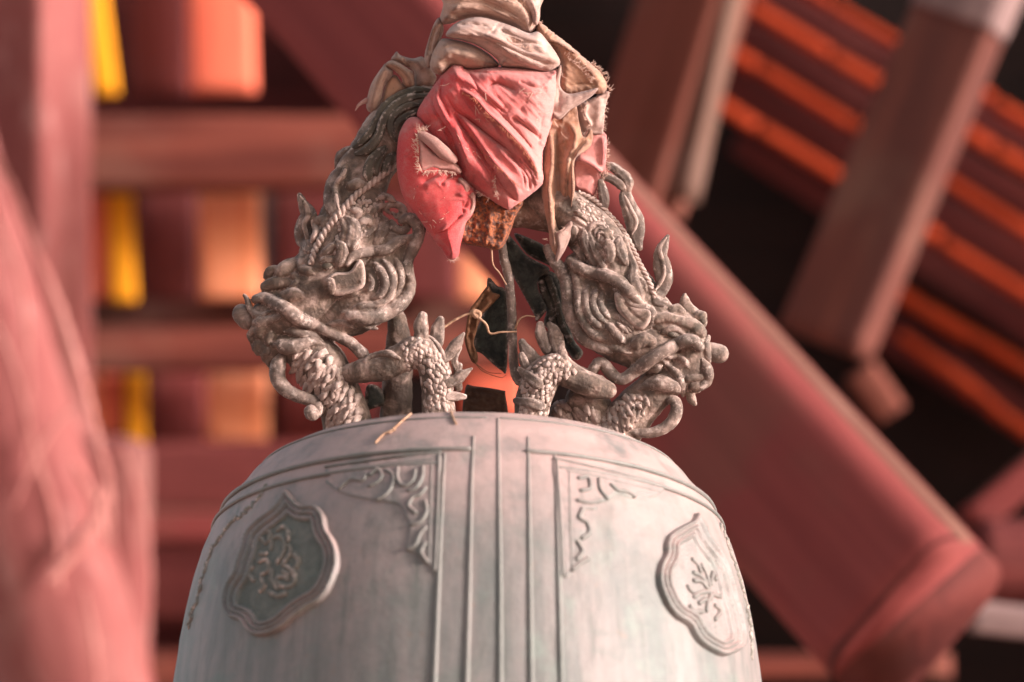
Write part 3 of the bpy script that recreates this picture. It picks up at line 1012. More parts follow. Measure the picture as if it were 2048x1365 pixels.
def scales(name, poly, bv, parent, size, ang, mat, lift=0.0, el=1.0):
    poly = np.array(poly, float)
    mb = MB()
    x0, y0 = poly.min(0)
    x1, y1 = poly.max(0)
    R_ = np.array([[math.cos(ang), -math.sin(ang)], [math.sin(ang), math.cos(ang)]])
    c0 = (poly.min(0) + poly.max(0)) / 2
    M_ = int(max(x1 - x0, y1 - y0) / size) + 3
    for i in range(-M_, M_):
        for j in range(-M_, M_):
            q = c0 + R_ @ np.array([(i + .5 * (j % 2)) * size, j * size * .72])
            if not inside(q[None], poly)[0]:
                continue
            if rng.random() < .1:
                continue
            q = q + rng.uniform(-3, 3, 2)
            h = cast(bv, *q)
            if h[0] is None:
                continue
            nrm = h[1]
            if nrm.dot(CAM - h[0]) < 0:
                nrm = -nrm
            down = -(R_ @ np.array([0, -1.0]))
            tdir = (RV * down[0] - UV * down[1])
            tdir = (tdir - nrm * tdir.dot(nrm)).normalized()
            tdir = (tdir + nrm.cross(tdir) * rng.normal(0, .3)).normalized()
            sd = nrm.cross(tdir)
            s_ = size * PX * rng.uniform(.8, 1.1)
            c = h[0] + nrm * lift * PX
            V_ = []
            jit = rng.uniform(.5, 1.6)
            out = [(-.62, -.5), (.62, -.5), (.7, .1), (.42, .62), (0, .95), (-.42, .62), (-.7, .1)]
            for u, w in out:
                V_.append(c + (sd * u * .75 + tdir * w * .85 * el + nrm * (-.1 + (.15 + .13 * (el - 1)) * (w + .5) * jit)) * s_)
            V_.append(c + (tdir * .2 + nrm * (.08 + .06 * jit)) * s_)
            V_.append(c + (tdir * -.45 + nrm * .02) * s_)
            for u, w in out:
                V_.append(c + (sd * u * .7 + tdir * w * .8 * el - nrm * .3) * s_)
            F_ = [(1, 2, 7), (2, 3, 7), (3, 4, 7), (4, 5, 7), (5, 6, 7), (6, 0, 7), (0, 8, 7), (8, 1, 7), (0, 1, 8)] + [(9 + k, 9 + (k + 1) % 7, (k + 1) % 7, k) for k in range(7)]
            mb.add(V_, F_)
    o = mb.build(name, mat, parent)
    o['kind'] = 'stuff'
    return o


# --- left dragon
DL_, bvL = base_mesh("dragon", [
    [(850, 215, 45, -25), (790, 255, 55, -20), (748, 315, 52, -15), (722, 372, 52, -10), (705, 430, 62, -5), (690, 490, 72, 0), (660, 540, 66, 5), (620, 595, 58, 10), (575, 630, 48, 15), (535, 640, 38, 15)],
    [(780, 500, 45, 0), (760, 560, 66, 0), (720, 605, 60, 5), (660, 640, 45, 5)],
    [(535, 655, 36, 15), (545, 690, 30, 15), (590, 690, 42, 12), (635, 720, 50, 8), (662, 770, 50, 2), (690, 830, 48, -5), (705, 930, 55, -10)],
    [(565, 560, 32, 8), (600, 560, 40, 8)],
    [(548, 580, 26, 8), (560, 610, 36, 10)],
    [(795, 640, 18, -45), (798, 700, 28, -48), (795, 760, 30, -48), (785, 930, 34, -45)],
], 2.6, M_BRONZE, bell)
DL_['label'] = "dragon whose head looks down to the left, in shade"
S = lambda *a, **k: strand(*a, **k)
nose, _ = base_mesh("nose_ball", [[(484, 628, 20, 18), (494, 640, 20, 20)]], 2.5, M_HORN, DL_, 1)
# whisker, nostril, lips
S("whisker", 'A', [(235, 175, 40), (310, 165, 50), (420, 215, 56), (540, 290, 60), (640, 365, 58), (760, 410, 50), (850, 455, 46), (980, 515, 46), (1100, 575, 50), (1190, 655, 52), (1245, 725, 46), (1325, 725, 42), (1430, 695, 34), (1530, 715, 24)], bvL, DL_, lift=.7, d_min=30)
S("nostril", 'A', [(130, 140, 14), (155, 175, 22), (175, 250, 28), (220, 312, 26), (290, 328, 22), (350, 295, 16)], bvL, DL_, d_min=32, lift=.5)
S("lip", 'A', [(400, 600, 35), (440, 590, 56), (530, 615, 64), (640, 595, 58), (740, 560, 40), (850, 590, 16)], bvL, DL_, d_min=30, lift=.4)
S("lip", 'A', [(500, 470, 30), (600, 470, 52), (690, 505, 48), (780, 515, 36), (850, 565, 14)], bvL, DL_, d_min=30, lift=.3)
S("lip", 'A', [(230, 390, 55), (300, 380, 48), (380, 360, 36), (470, 330, 20)], bvL, DL_, d_min=25)
for (x, y, r_) in ((185, 505, 34), (240, 620, 48), (310, 690, 34), (350, 740, 30), (200, 560, 26), (290, 650, 28), (260, 470, 40), (340, 540, 30)):
    S("tooth", 'A', [(x + 25, y - 35, r_), (x, y, r_), (x + 10, y + 40, r_ * .7)], bvL, DL_, d_min=15)
S("beard_curl", 'A', [(470, 705, 50), (440, 770, 74), (430, 850, 74), (450, 930, 70), (510, 1000, 66), (600, 1050, 60), (700, 1085, 58), (780, 1125, 56), (800, 1195, 50), (750, 1235, 46), (720, 1190, 44), (745, 1165, 40)], bvL, DL_, d=34, lift=0, wob=.06)
S("beard_tip", 'A', [(735, 1200, 64), (750, 1220, 66)], bvL, DL_, d=44, lift=0)
# brow and forehead
for pts in ([(160, 830, 40), (190, 790, 48), (230, 770, 30)], [(290, 790, 60), (360, 740, 66), (430, 690, 42), (470, 630, 26)], [(140, 930, 46), (220, 900, 56), (310, 890, 50), (380, 900, 30)], [(320, 1010, 46), (390, 1000, 58), (450, 1010, 40)],
            [(470, 770, 35), (540, 790, 40), (580, 810, 20)], [(400, 830, 26), (430, 870, 26), (390, 920, 20)], [(470, 600, 24), (480, 660, 40), (470, 740, 40)]):
    S("brow_lump", 'C', pts, bvL, DL_, M_BRONZE, d_min=5)
for pts in ([(450, 95, 22), (480, 170, 44), (530, 270, 72), (510, 370, 92), (505, 480, 92), (560, 570, 66)],):
    fl_ = S("flame_spine", 'C', pts, bvL, DL_, d_min=-15, flat=.5, lift=.1)
    S("spine_ridge", 'C', [(455, 100, 12), (510, 190, 20), (530, 280, 22), (490, 360, 22), (520, 470, 20), (530, 560, 14)], bvL, DL_, M_BRONZE, d_min=-15, add=18, flat=.7)
    S("spine_ridge", 'C', [(600, 260, 16), (570, 330, 20), (600, 420, 30), (560, 520, 26)], bvL, DL_, M_BRONZE, d_min=-15, add=12)
S("flame_spine", 'E', [(300, 745, 40), (250, 830, 60), (215, 920, 76), (165, 1010, 88), (130, 1110, 92), (120, 1220, 80), (150, 1310, 50)], bvL, DL_, d_min=-20, flat=.5, lift=.1)
S("spine_ridge", 'E', [(240, 860, 18), (210, 960, 24), (140, 1050, 20), (145, 1160, 22), (170, 1270, 16)], bvL, DL_, M_BRONZE, d_min=-20, add=20)
S("flame_spine", 'E', [(270, 735, 40), (210, 790, 60), (170, 850, 46), (150, 880, 20)], bvL, DL_, d_min=-24, flat=.6)
S("brow_lump", 'E', [(280, 1060, 40), (340, 1050, 55), (400, 1060, 40)], bvL, DL_, M_BRONZE, d_min=-5)
S("brow_lump", 'C', [(620, 340, 50), (690, 330, 50), (680, 400, 40)], bvL, DL_, M_BRONZE, d_min=-5)
rope("twisted_horn", 'p', [(792, 330, 8), (763, 351, 9.5), (735, 373, 9.5), (712, 391, 9), (682, 423, 10), (663, 447, 10), (645, 473, 10), (630, 502, 9.5), (622, 528, 8)], bvL, DL_, pitch=24)
# ears, eye, leaves
S("eye", 'C', [(690, 740, 34), (720, 735, 34)], bvL, DL_, M_DARK, d_min=20)
for pts in ([(880, 300, 30), (940, 370, 60), (940, 470, 66), (920, 560, 56), (900, 620, 30)], [(830, 320, 26), (870, 400, 30), (850, 500, 28), (820, 560, 18)], [(800, 520, 38), (840, 580, 50), (830, 660, 50), (790, 740, 40)], [(1190, 285, 60), (1215, 390, 62), (1180, 480, 56), (1130, 560, 40)],
            [(1120, 330, 40), (1040, 330, 40), (1010, 400, 20)], [(650, 640, 34), (710, 600, 40), (770, 540, 20)], [(640, 700, 30), (700, 680, 40), (770, 690, 24)], [(1050, 470, 22), (1100, 420, 26), (1140, 370, 26)]):
    S("mane_leaf", 'C', pts, bvL, DL_, d_min=5)
for pts in ([(470, 270, 22), (500, 215, 26), (560, 190, 28), (620, 200, 24)], [(640, 260, 26), (600, 220, 28), (640, 180, 30), (720, 190, 34), (760, 250, 34), (700, 290, 26), (660, 250, 18)], [(290, 230, 34), (360, 250, 34), (330, 300, 30)], [(350, 350, 36), (430, 330, 40), (460, 370, 30)], [(520, 120, 26), (600, 110, 30), (680, 150, 26)]):
    S("mane_curl", 'D', pts, bvL, DL_, M_BRONZE, d_min=0)
S("mane_curl", 'D', [(650, 330, 36), (680, 400, 44), (750, 420, 46), (790, 380, 40), (760, 330, 34)], bvL, DL_, d_min=15)
# cheek fan
S("fan_rim", 'D', [(740, 330, 34), (800, 305, 46), (870, 340, 58), (900, 430, 56), (860, 560, 54), (800, 680, 48), (790, 790, 46), (820, 880, 48), (795, 990, 58), (710, 1090, 66), (580, 1170, 72), (430, 1210, 66), (280, 1190, 48)], bvL, DL_, d_min=22, lift=.5)
S("fan_rim", 'D', [(825, 480, 34), (720, 515, 46), (600, 590, 48), (480, 608, 46), (370, 622, 42), (290, 655, 40), (250, 715, 30)], bvL, DL_, d_min=24, lift=.6)
for pts in ([(500, 720, 32), (560, 800, 40), (592, 890, 40), (560, 990, 32), (480, 1030, 24)], [(580, 690, 30), (645, 790, 40), (660, 900, 40), (620, 1010, 36), (540, 1070, 28), (440, 1090, 22)], [(690, 680, 32), (730, 790, 38), (730, 890, 34), (700, 960, 24)], [(450, 830, 26), (475, 900, 30), (430, 970, 28)],
            [(310, 1120, 24), (420, 1100, 28), (560, 1080, 26), (700, 980, 18)], [(200, 1160, 22), (350, 1150, 26), (500, 1120, 22)], [(150, 1025, 22), (250, 1005, 24), (370, 970, 20)], [(320, 1220, 20), (420, 1280, 26), (520, 1310, 20)], [(60, 1270, 20), (200, 1250, 26), (330, 1310, 20)]):
    S("fan_rib", 'D', pts, bvL, DL_, d_min=15, lift=.25)
plate("ear_leaf", cr('D', [(60, 850), (130, 800), (270, 785), (350, 680), (400, 720), (415, 860), (370, 950), (150, 1015), (90, 930)]), 66, 9, 10, M_BRONZE, DL_, feats=[('R', cr('D', [(60, 850), (150, 800), (280, 780), (350, 690)]), 6, 4), ('C', cr('D', [(120, 960), (250, 930), (370, 880)]), 3, 4)], Tb=30)
S("mane_leaf", 'D', [(60, 870, 30), (100, 880, 34), (110, 980, 34)], bvL, DL_, d_min=40, add=25)
# neck bristles and scales
scales("neck_scales", [(588, 700), (650, 705), (690, 740), (720, 790), (730, 850), (660, 850), (630, 790), (590, 755)], bvL, DL_, 14, .6, M_BRONZE, el=1.8)
scales("back_scales", [(690, 400), (760, 390), (790, 440), (720, 480), (660, 520)], bvL, DL_, 9, .5, M_BRONZE)
# crown of mane under the cloth
for pts in ([(1010, 190, 34), (880, 182, 38), (760, 222, 40), (640, 292, 42), (560, 390, 42), (500, 500, 42), (440, 590, 40), (350, 680, 38), (290, 720, 32)],
            [(940, 240, 36), (820, 252, 40), (700, 312, 42), (612, 400, 42), (562, 500, 42), (540, 580, 42), (480, 680, 45), (400, 745, 48), (330, 765, 40)],
            [(900, 320, 30), (800, 330, 34), (700, 392, 34), (642, 470, 34), (650, 570, 30), (690, 650, 28)], [(890, 370, 26), (780, 424, 30), (705, 485, 28), (692, 560, 24)],
            [(590, 700, 30), (510, 780, 46), (455, 860, 50), (435, 950, 48), (445, 1020, 30)], [(610, 720, 22), (540, 810, 30), (510, 900, 32), (520, 970, 24)], [(680, 760, 30), (620, 820, 36), (590, 900, 34), (570, 960, 24)]):
    S("mane_strand", 'E', pts, bvL, DL_, M_GREYB_SHADE, d_min=0, lift=.5, pool=False)
# fore leg
def leg(name, chain, voxel, parent, label=None):
    o, bv = base_mesh(name, chain, voxel, M_BRONZE, parent, 2.2)
    return o, bv


LL, bvLL = leg("foreleg", [[(700, 748, 20, 30), (730, 742, 24, 40), (765, 736, 26, 46), (800, 718, 29, 50), (835, 704, 32, 52), (862, 722, 32, 52), (872, 757, 31, 50), (876, 800, 32, 46), (880, 900, 36, 40)]], 2.2, DL_)
scales("leg_scales", [(800, 690), (835, 668), (880, 690), (905, 745), (908, 830), (850, 830), (842, 770), (815, 740)], bvLL, DL_, 11.5, -.5, M_BRONZE)
S("leg_band", 'B', [(690, 500, 20), (780, 515, 24), (860, 570, 24), (920, 650, 22), (960, 740, 18)], bvLL, DL_, d_min=20)
S("leg_fringe", 'B', [(240, 740, 24), (280, 700, 28), (380, 675, 30), (460, 680, 28), (540, 715, 16)], bvLL, DL_, d_min=40)
for pts in ([(750, 335, 44), (735, 420, 62), (750, 520, 55)], [(915, 365, 34), (890, 460, 62), (880, 570, 60)], [(1125, 490, 14), (1075, 560, 42), (1020, 640, 50), (950, 720, 44)], [(1195, 810, 12), (1120, 860, 42), (1060, 910, 46), (980, 940, 44)], [(1130, 1065, 26), (1060, 1060, 42), (980, 1060, 44)], [(1080, 620, 30), (1040, 720, 34), (1060, 800, 30)], [(1090, 780, 24), (1070, 880, 36), (1080, 990, 30)]):
    S("claw", 'B', pts, bvLL, DL_, d_min=30, flat=.75, lift=0)
plate("dark_gap_fill", cr('B', [(250, 960), (330, 960), (400, 1030), (415, 1130), (330, 1160), (240, 1180), (230, 1050)]), -30, 6, 8, M_DARK, DL_, Tb=8)  # dark plate standing in for the shaded hole between neck and foreleg

refuse(DL_, 1.8, 2.2)
refuse(LL, 1.8, 2.2)
# --- right dragon
DR_, bvR = base_mesh("dragon", [
    [(1075, 400, 42, -28), (1135, 428, 48, -15), (1185, 470, 50, -8), (1220, 520, 52, 0), (1248, 570, 54, 5), (1285, 615, 50, 8), (1325, 645, 42, 10), (1365, 660, 36, 12), (1385, 690, 34, 14), (1378, 730, 36, 14), (1345, 755, 36, 12)],
    [(1165, 540, 40, -5), (1180, 610, 52, 5), (1215, 650, 58, 8), (1260, 680, 54, 10), (1310, 700, 50, 10)],
    [(1345, 750, 36, 10), (1300, 790, 40, 6), (1262, 830, 44, 0), (1215, 900, 50, -5), (1180, 960, 55, -10)],
    [(1375, 660, 26, 10), (1398, 645, 18, 8)], [(1400, 740, 26, 12), (1385, 765, 24, 12)],
    [(1130, 830, 30, -30), (1150, 900, 40, -30)], [(1165, 800, 35, -20), (1190, 830, 40, -15), (1200, 920, 40, -15)],
], 2.6, M_BRONZE, bell)
DR_['label'] = "dragon whose head looks to the right, in the light"
nose, _ = base_mesh("nose_ball", [[(1418, 703, 19, 18), (1438, 708, 20, 18)]], 2.5, M_HORN, DR_, 1)
S("whisker", 'G', [(905, 520, 44), (860, 470, 54), (790, 460, 58), (700, 495, 58), (610, 545, 58), (500, 610, 58), (390, 685, 60), (280, 770, 56), (200, 812, 54), (120, 780, 52), (50, 690, 48), (0, 655, 46), (-45, 700, 46), (-95, 770, 42), (-180, 735, 36), (-240, 690, 24)], bvR, DR_, lift=.7, d_min=30)
for nm, pts in (("nostril", [(985, 430, 22), (965, 490, 36), (975, 580, 40), (985, 650, 30)]), ("lip", [(930, 640, 44), (980, 740, 52), (975, 820, 44), (930, 870, 40), (860, 920, 30)]), ("lip", [(575, 650, 26), (650, 715, 30), (715, 785, 36), (745, 880, 36), (755, 965, 26)]),
                ("lip", [(360, 905, 22), (450, 860, 50), (560, 850, 72), (670, 880, 60), (740, 930, 34)]), ("tooth", [(845, 880, 36), (900, 880, 40), (960, 860, 30)]), ("tooth", [(820, 950, 34), (840, 1000, 40), (860, 1035, 22)]), ("tooth", [(800, 810, 26), (850, 800, 26), (920, 800, 24)]),
                ("brow_lump", [(770, 50, 20), (775, 100, 42), (800, 180, 60), (850, 220, 60)]), ("brow_lump", [(900, 240, 52), (920, 250, 56), (930, 280, 40)]), ("brow_lump", [(650, 180, 40), (700, 170, 44), (740, 210, 40)]), ("brow_lump", [(720, 280, 40), (850, 330, 62), (920, 390, 50)]), ("brow_lump", [(480, 260, 40), (600, 250, 40), (700, 270, 30)]),
                ("eyelid", [(570, 390, 16), (630, 360, 30), (690, 355, 32), (750, 400, 18)]), ("eye", [(640, 400, 34), (690, 410, 30)]), ("lip", [(600, 620, 26), (680, 600, 30), (760, 640, 28), (800, 700, 24)]), ("lip", [(420, 740, 30), (500, 720, 36), (560, 690, 26)]),
                ("cheek_lump", [(330, 500, 50), (400, 450, 60), (460, 470, 50)]), ("cheek_lump", [(290, 300, 50), (380, 320, 60), (440, 280, 50)])):
    S(nm, 'G', pts, bvR, DR_, M_DARK if nm == "eye" else (M_BRONZE if 'lump' in nm else M_HORN), d_min=12, lift=.3)
S("beard_curl", 'G', [(640, 1000, 44), (685, 1020, 54), (697, 1100, 58), (660, 1190, 58), (580, 1260, 54), (470, 1300, 48), (360, 1302, 42), (270, 1285, 30)], bvR, DR_, d=30, lift=0, wob=.06)
for pts in ([(420, 1000, 18), (400, 1060, 22), (380, 1130, 18)], [(370, 1040, 18), (350, 1110, 22), (325, 1190, 18)], [(310, 1070, 18), (300, 1150, 22), (280, 1220, 18)], [(255, 1110, 18), (245, 1190, 22), (250, 1270, 18)], [(200, 1150, 18), (205, 1230, 20), (215, 1290, 16)]):
    S("throat_fold", 'G', pts, bvR, DR_, d_min=0)
scales("neck_scales", [(1100, 800), (1200, 820), (1270, 780), (1290, 800), (1240, 870), (1160, 860), (1105, 840)], bvR, DR_, 14, -.6, M_BRONZE, el=1.8)
scales("back_scales", [(1145, 400), (1175, 395), (1215, 450), (1245, 510), (1220, 500), (1170, 440)], bvR, DR_, 8, -.5, M_BRONZE)
# fan
S("fan_rim", 'H', [(70, 580, 40), (120, 680, 52), (200, 790, 58), (245, 890, 58), (255, 1000, 58), (262, 1100, 58), (290, 1215, 58), (360, 1350, 58), (450, 1430, 54), (560, 1485, 46), (640, 1515, 30)], bvR, DR_, d_min=15, lift=.4)
for pts in ([(290, 780, 30), (338, 890, 36), (345, 1000, 38), (352, 1110, 40), (390, 1230, 42), (460, 1330, 44), (540, 1385, 42), (600, 1410, 28)], [(440, 930, 30), (412, 1010, 36), (418, 1100, 38), (450, 1180, 40), (510, 1260, 38), (575, 1310, 28)], [(520, 960, 28), (482, 1040, 34), (494, 1130, 35), (540, 1200, 34), (590, 1250, 26)],
            [(575, 1000, 28), (548, 1070, 36), (570, 1140, 36), (630, 1210, 30)], [(600, 1260, 26), (660, 1320, 36), (720, 1390, 36), (770, 1440, 22)], [(720, 1190, 22), (770, 1240, 28), (830, 1290, 28), (850, 1330, 18)], [(700, 1260, 20), (760, 1310, 24), (800, 1350, 18)], [(640, 1480, 20), (730, 1500, 28), (820, 1530, 20)], [(740, 1350, 18), (780, 1300, 20), (830, 1340, 16)]):
    S("fan_rib", 'H', pts, bvR, DR_, d_min=8, lift=.3)
S("fan_rim", 'H', [(270, 690, 36), (340, 745, 52), (450, 790, 54), (600, 830, 56), (720, 890, 56), (800, 960, 54), (870, 1040, 44), (940, 1100, 24)], bvR, DR_, d_min=22, lift=.6)
S("fan_rim", 'H', [(690, 950, 26), (760, 1000, 36), (830, 1080, 40), (930, 1110, 40), (1010, 1150, 40), (1015, 1230, 34), (990, 1290, 20)], bvR, DR_, d_min=22, lift=.5)
plate("ear_leaf", cr('H', [(680, 985), (760, 1005), (840, 1090), (1000, 1130), (1010, 1230), (930, 1320), (830, 1280), (740, 1190), (690, 1110)]), 58, 8, 10, M_BRONZE, DR_, feats=[('C', cr('H', [(760, 1060), (850, 1180), (950, 1250)]), 3, 4)], Tb=30)
# spines
S("flame_spine", 'H', [(1162, 468, 18), (1130, 540, 46), (1095, 640, 62), (1115, 760, 78), (1130, 870, 74), (1100, 970, 56), (1050, 1040, 30)], bvR, DR_, d_min=-10, flat=.5, lift=.1)
S("spine_ridge", 'H', [(1150, 480, 14), (1090, 570, 18), (1110, 680, 20), (1130, 800, 20), (1090, 900, 18), (1050, 960, 12)], bvR, DR_, M_BRONZE, d_min=-10, add=20)
S("flame_spine", 'I', [(875, 640, 40), (870, 710, 62), (905, 800, 74), (950, 910, 84), (965, 1010, 78), (975, 1100, 56), (995, 1160, 30)], bvR, DR_, d_min=-12, flat=.5, lift=.1)
S("spine_ridge", 'I', [(860, 690, 16), (900, 780, 20), (960, 900, 20), (960, 960, 20), (930, 1040, 14)], bvR, DR_, M_BRONZE, d_min=-12, add=22)
S("mane_strand", 'I', [(690, 395, 32), (790, 455, 42), (880, 545, 46), (900, 630, 44)], bvR, DR_, d_min=-10, lift=.2)
S("mane_strand", 'I', [(650, 500, 30), (760, 545, 36), (840, 610, 40), (860, 650, 30)], bvR, DR_, d_min=-10, lift=.5)
S("flame_spine", 'I', [(640, 560, 26), (665, 660, 46), (680, 760, 42), (660, 820, 30)], bvR, DR_, d_min=-12, flat=.6)
S("flame_spine", 'H', [(1180, 1110, 12), (1130, 1080, 40), (1060, 1060, 44)], bvR, DR_, d_min=-5, flat=.6)
rope("twisted_horn", 'p', [(1157, 385, 6), (1192, 403, 7.5), (1218, 431, 8), (1240, 455, 8), (1253, 475, 8), (1268, 505, 8), (1280, 530, 8), (1292, 553, 8), (1303, 577, 8), (1310, 596, 7)], bvR, DR_, pitch=22)
for pts in ([(400, 415, 40), (415, 520, 46), (465, 640, 44), (505, 750, 36)], [(440, 425, 26), (478, 560, 32), (548, 690, 36), (595, 785, 30)], [(725, 480, 34), (720, 570, 50), (765, 680, 42), (800, 740, 20)], [(755, 420, 22), (795, 590, 30), (850, 740, 40), (845, 850, 54), (880, 950, 48), (935, 1055, 28)], [(560, 520, 26), (620, 560, 50), (640, 650, 46), (600, 720, 26)], [(510, 540, 20), (560, 610, 24), (590, 680, 20)],
            [(290, 370, 40), (310, 430, 42), (290, 520, 36)], [(880, 850, 22), (930, 880, 26), (960, 960, 24)], [(280, 560, 30), (350, 600, 36), (400, 690, 30)]):
    S("mane_leaf", 'H', pts, bvR, DR_, d_min=0, lift=.3)
for pts in ([(530, 490, 14), (540, 440, 16), (590, 450, 16), (620, 520, 14)], [(445, 440, 18), (470, 375, 22), (540, 355, 22), (610, 410, 22), (655, 490, 18)], [(500, 470, 12), (510, 410, 14), (570, 400, 14), (630, 480, 12)], [(310, 300, 16), (370, 340, 20), (420, 370, 14)], [(330, 250, 16), (390, 290, 20), (440, 330, 14)], [(300, 340, 14), (350, 380, 16), (390, 400, 12)]):
    S("mane_curl", 'H', pts, bvR, DR_, M_BRONZE, d_min=0)
# right fore leg
LR, bvLR = leg("foreleg", [[(1215, 780, 18, 40), (1187, 772, 25, 46), (1150, 757, 25, 50), (1115, 738, 30, 52), (1088, 752, 36, 50), (1072, 785, 36, 46), (1062, 830, 34, 42), (1058, 910, 36, 38)]], 2.2, DR_)
scales("leg_scales", [(1040, 720), (1085, 690), (1140, 715), (1150, 745), (1110, 770), (1100, 830), (1035, 830), (1040, 770)], bvLR, DR_, 11.5, .5, M_BRONZE)
for pts in ([(365, 320, 36), (375, 410, 56), (430, 540, 50)], [(450, 315, 26), (490, 380, 56), (510, 470, 66), (540, 560, 60)], [(200, 475, 30), (240, 550, 54), (310, 650, 70)], [(175, 725, 24), (260, 785, 46), (340, 850, 56)], [(150, 1010, 34), (250, 1025, 46), (350, 1050, 56)], [(570, 480, 14), (560, 540, 30), (580, 620, 40)], [(200, 600, 30), (230, 680, 40), (260, 720, 30)]):
    S("claw", 'F', pts, bvLR, DR_, d_min=30, flat=.75, lift=0)

refuse(DR_, 1.8, 2.2)
refuse(LR, 1.8, 2.2)
# --- dark bronze of the loop seen in the gap
S("loop_post", 'O', [(480, 150, 45), (500, 330, 52), (550, 520, 52), (580, 800, 52), (590, 1000, 52), (600, 1300, 52), (620, 1600, 55), (680, 1720, 60)], bvR, bell, d=0, lift=0)
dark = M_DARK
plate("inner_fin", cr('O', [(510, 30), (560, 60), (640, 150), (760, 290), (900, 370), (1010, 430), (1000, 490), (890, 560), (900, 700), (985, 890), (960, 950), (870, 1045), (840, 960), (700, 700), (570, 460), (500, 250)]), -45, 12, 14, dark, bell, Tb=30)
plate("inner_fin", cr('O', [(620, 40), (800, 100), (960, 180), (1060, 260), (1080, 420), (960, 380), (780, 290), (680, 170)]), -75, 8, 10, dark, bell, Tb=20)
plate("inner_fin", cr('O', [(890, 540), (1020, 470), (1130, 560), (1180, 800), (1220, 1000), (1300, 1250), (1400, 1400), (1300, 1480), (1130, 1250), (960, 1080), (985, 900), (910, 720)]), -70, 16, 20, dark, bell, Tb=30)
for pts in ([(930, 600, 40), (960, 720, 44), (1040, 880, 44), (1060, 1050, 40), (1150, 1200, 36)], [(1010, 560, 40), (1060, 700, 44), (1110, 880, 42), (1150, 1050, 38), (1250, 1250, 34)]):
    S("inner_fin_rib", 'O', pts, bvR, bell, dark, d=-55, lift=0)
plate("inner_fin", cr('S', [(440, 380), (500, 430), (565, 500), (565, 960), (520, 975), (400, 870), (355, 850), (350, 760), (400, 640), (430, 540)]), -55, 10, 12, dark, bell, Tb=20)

# ------------------------------------------------------------------ iron, wedge
iron = empty("rusty_iron_hook", AX, "flaking rusty iron hook end sticking out under the red cloth", "hook")
ob, bvI = plate("hook_end", [(915, 395), (1040, 395), (1030, 440), (1003, 497), (966, 495), (925, 487), (905, 470)], 8, 30, 12, M_RUST, iron, nzamp=6, nzs=.08, feats=[('R', [(985, 400), (972, 495)], 5, 8)], Tb=60)
v, f = tube_geo([Pd(1000, 425, -10), Pd(1050, 425, -20), Pd(1110, 440, -30)], [32 * PX, 30 * PX, 28 * PX], 20, 1, True, .2)
mesh_obj("hook_shank", v, f, M_SHANK, iron)
wd, _ = plate("wooden_wedge", [(931, 776), (950, 773), (1004, 781), (1011, 790), (1010, 850), (932, 850)], -70, 12, 5, M_CHAR, None, nzamp=5, nzs=.1, Tb=60)
tag(wd, "small charred wooden wedge lying on the bell's crown between the dragon legs", "wedge")

# ------------------------------------------------------------------ cloths
def threads(name, items, parent, mat, r_=.5):
    """items: (crop, polyline, bv, depth, angle deg, length, count) -> frayed thread ends standing off an edge."""
    mb = MB()
    for crop, line, bv, d_, ang, ln, cnt in items:
        s = spline(cr(crop, line), 1.0)
        for _ in range(int(cnt * .7)):
            q = s[rng.integers(len(s))]
            dd = d_
            if bv is not None:
                h = cast(bv, q[0], q[1])
                if h[0] is not None:
                    dd = (D0 - (h[0] - CAM).dot(FV)) / PX
            a = math.radians(ang + rng.normal(0, 24))
            l_ = ln * rng.uniform(.25, 1.0) ** 1.4 * 1.7
            b_ = rng.normal(0, .45)
            pts = [Pd(q[0] + math.cos(a) * l_ * t - math.sin(a) * l_ * b_ * t * t, q[1] + math.sin(a) * l_ * t + math.cos(a) * l_ * b_ * t * t, dd + 1.5 * t + rng.normal(0, 1)) for t in (0, .35, .7, 1)]
            v_, f_ = tube_geo(pts, [r_ * PX * k for k in (1, .95, .85, .5)], 5, 1, False)
            mb.add(v_, f_)
    o = mb.build(name, mat, parent)
    o['kind'] = 'stuff'
    return o


# beige wrapping
wrap = empty("beige_cloth_wrap", AX, "dirty beige cloth wound in fat folds round the hanger's top", "cloth")
plate("upper_fold", cr('N', [(345, -160), (340, 50), (305, 190), (330, 250), (430, 240), (560, 195), (740, 180), (930, 225), (1080, 275), (1210, 340), (1270, 310), (1320, 235), (1332, 100), (1310, -160)]), 0, 66, 60, M_TAN, wrap, feats=[
    ('R', cr('N', [(360, 120), (560, 90), (800, 120), (1050, 200), (1230, 300)]), 8, 12), ('C', cr('N', [(1080, -20), (1180, 80), (1250, 180), (1260, 300)]), 7, 4), ('C', cr('N', [(420, 40), (700, 30), (950, 90)]), 4, 5), ('C', cr('N', [(350, 160), (520, 120), (760, 130), (980, 190)]), 5, 2.5), ('C', cr('N', [(560, -40), (760, 10), (1000, 110), (1180, 240)]), 5, 2.5), ('C', cr('N', [(800, 60), (1000, 150), (1120, 250)]), 4, 2.5), ('r', cr('N', [(430, -60), (760, -40), (1080, 20)]), 6, 9)], wr=(18, 4.5, 0.05), nzamp=2.2, nzs=.02)
plate("upper_fold", cr('N', [(1090, -120), (1100, 0), (1180, 60), (1240, 150), (1260, 240), (1310, 250), (1332, 100), (1318, -120)]), 42, 18, 20, M_CREAM, wrap, wr=(70, 3, 0.07), nzamp=3)
